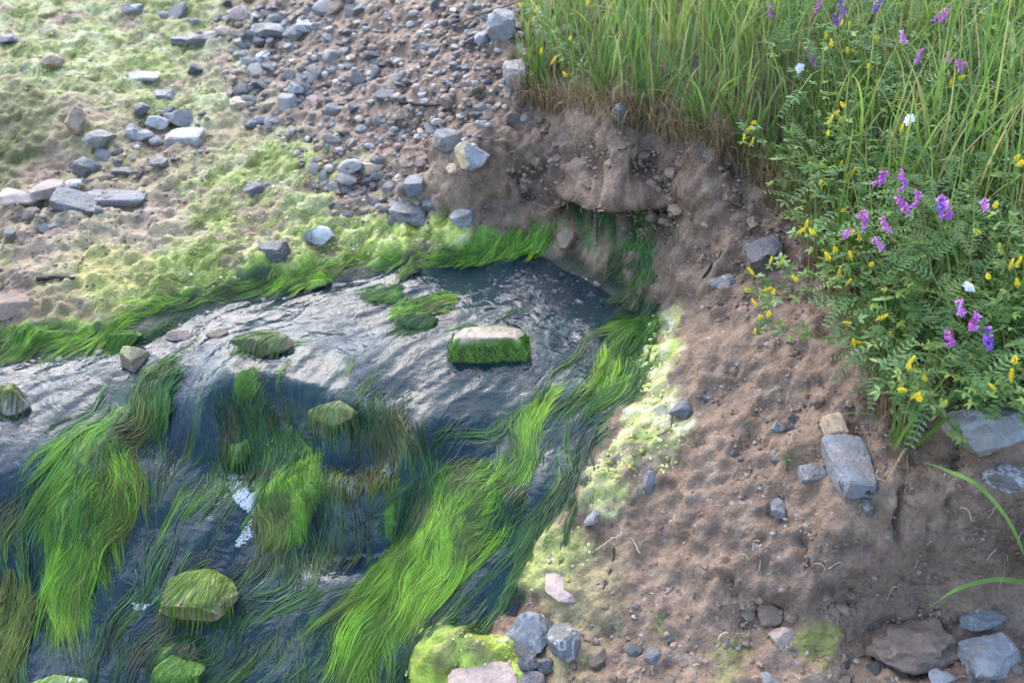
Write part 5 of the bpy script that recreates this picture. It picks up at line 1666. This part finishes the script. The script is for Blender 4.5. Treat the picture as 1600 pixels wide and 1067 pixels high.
tag(link('straw_litter', mk_mesh('straw_litter', lv, lf_, M['twig'], lc)), 'pale bits of straw and root fibre strewn on the mud', None, None, 'stuff')

# single tufts at the edge, blade by blade
def blade_mesh(h, droop, w, c, k=9):
    t = np.linspace(0, 1, k)
    ang = .1 + droop * t ** 1.4
    st = h / (k - 1)
    x = np.concatenate([[0], np.cumsum(np.sin(ang[:-1]) * st)])
    z = np.concatenate([[0], np.cumsum(np.cos(ang[:-1]) * st)])
    W = w * np.interp(t, [0, .2, .6, 1], [.55, 1, .8, .05]) / 2
    v = np.zeros((k, 3, 3))
    v[:, :, 0], v[:, :, 2] = x[:, None], z[:, None]
    v[:, 0, 1], v[:, 2, 1] = W, -W
    v[:, 0, 2] += W * .5
    v[:, 2, 2] += W * .5
    i = np.arange(k - 1)
    f = np.concatenate([np.stack([i * 3, i * 3 + 3, i * 3 + 4, i * 3 + 1], -1), np.stack([i * 3 + 1, i * 3 + 4, i * 3 + 5, i * 3 + 2], -1)])
    c = np.array(c)
    cc = c[None] * (1 - smooth(.75, 1, t)[:, None] * .7) + np.array((.36, .28, .1)) * smooth(.75, 1, t)[:, None] * .7
    cc = cc * (1 - .6 * smooth(.2, 0, t)[:, None]) + np.array((.26, .21, .09)) * .6 * smooth(.2, 0, t)[:, None]
    return mk_mesh('blade', v.reshape(-1, 3), f, M['leaf'], np.repeat(cc, 3, 0))
BL = [blade_mesh(.30, d, w, c) for d, w, c in ((.5,.007,(.12,.22,.035)),(.9,.006,(.14,.25,.04)),(1.4,.006,(.10,.19,.04)),(.3,.008,(.15,.26,.04)),(1.9,.005,(.13,.22,.05)),(.8,.0075,(.09,.18,.05)),(1.2,.004,(.34,.26,.10)),(.6,.004,(.18,.24,.06)))]
TUFTS = [(1408,694,22,.75,1.57,1.3,'grass tuft rooted in bare mud right of the pale grey slab'),
 (1625,905,16,1.0,2.2,1.1,'grass tuft leaning in from the right edge over the mud step'),
 (848,150,24,.62,2.3,1.0,'short grass tuft at the leftmost end of the meadow edge'),
 (940,160,28,.85,1.8,1.0,'fresh green grass tuft on the mound left of the drooping one'),
 (1010,185,26,.8,2.2,1.3,'grass tuft above the mound between two neighbours'),
 (1090,215,28,.85,2.9,1.2,'drooping grass tuft hanging over the mud above the spring mouth'),
 (1165,255,24,.8,3.0,1.1,'grass tuft at the corner of the mound beside the leftmost yellow sprig'),
 (1300,450,26,.9,1.6,.9,'upright grass tuft behind the black slate slab'),
 (1385,600,24,.9,1.5,.8,'upright grass tuft between the yellow sprigs above the pale slab'),
 (1560,560,22,1.1,1.5,.7,'tall grass tuft behind the four purple clusters'),
 (1390,220,22,1.1,1.7,.8,'tall broad grass tuft under the upper white cluster'),
 (1270,300,20,.9,1.8,.8,'grass tuft rising through the leftmost yellow sprigs')]
for px, py, n_, sc_, lean, spr, lab in TUFTS:
    P = at(px, py)[0][0]
    root = empty('grass_tuft', tuple(P), lab, 'grass tuft', 'grass tufts at the edge of the meadow')
    if px == 1625: edge_tuft = root
    for _ in range(n_):
        o = bpy.data.objects.new('blade', BL[rng.integers(0, len(BL))])
        C.objects.link(o)
        o.parent = root
        o.location = (rng.normal(0, .012), rng.normal(0, .012), -.004)
        o.rotation_euler = (rng.normal(0, .12), rng.normal(.05, .15), lean + rng.normal(0, spr))
        s = sc_ * rng.uniform(.55, 1.15)
        o.scale = (s, rng.uniform(.8, 1.3), s)
# one broad blade, bent over at the top
pa = [(1560,260,.05),(1568,200,.10),(1580,120,.15),(1583,60,.165),(1572,30,.17),(1550,24,.17),(1530,34,.165)]
a = np.array(pa, float)
L = spline(above(a[:, 0], a[:, 1], a[:, 2]), 22)
root = empty('grass_plant', tuple(L[0]), 'single broad grass blade bent over near the top right corner', 'grass')
wv, wf, wc = ribbon_arrays((L - L[0])[None], (.011 * np.interp(np.linspace(0, 1, 22), [0, .2, .8, 1], [.6, 1, .8, .1]))[None], np.array([[.17, .30, .05]]), np.array([[1., .1, .15]]))
link('blade', mk_mesh('blade', wv, wf, M['leaf'], wc), root, (0, 0, 0))
# the two long blades of the tuft at the right edge
for pts, lab in [([(1615,905,.01),(1580,820,.06),(1530,760,.08),(1480,735,.08),(1445,722,.075)], 'long green blade arching left from the right edge above the mud step'),
                 ([(1612,912,.01),(1560,905,.04),(1500,918,.05),(1452,948,.04)], 'green blade with brown tip hanging over the large mud clod')]:
    a = np.array(pts, float)
    L = spline(above(a[:, 0], a[:, 1], a[:, 2]), 18)
    wv, wf, wc = ribbon_arrays((L - L[0])[None], (.0085 * np.interp(np.linspace(0, 1, 18), [0, .2, .7, 1], [.7, 1, .7, .1]))[None], np.array([[.16, .28, .05]]), np.array([[.2, .6, .5]]))
    tag(link('blade', mk_mesh('blade', wv, wf, M['leaf'], wc), edge_tuft, tuple(L[0] - np.array(edge_tuft.location))), lab)
# tiny sprouts in the mud
for px, py, lab in [(1028,985,'tiny green sprout on the bottom mud right of the shore stones'), (1432,1050,'tiny feathery sprout in front of the large mud clod'), (1232,728,'tiny green sprout on the mud left of the pale slab'), (1085,243,'small round leaved sprout on the mound under the drooping tuft')]:
    P = at(px, py)[0][0]
    root = empty('sprout', tuple(P), lab, 'sprout')
    for q in range(6):
        place((PIN if q % 2 else TRI)[q % 3], 'leaf', root, P + np.array([0, 0, .003 + .004 * q]), (rng.normal(0, .2), -.7 + rng.normal(0, .3), rng.uniform(0, 6.28)), .5)
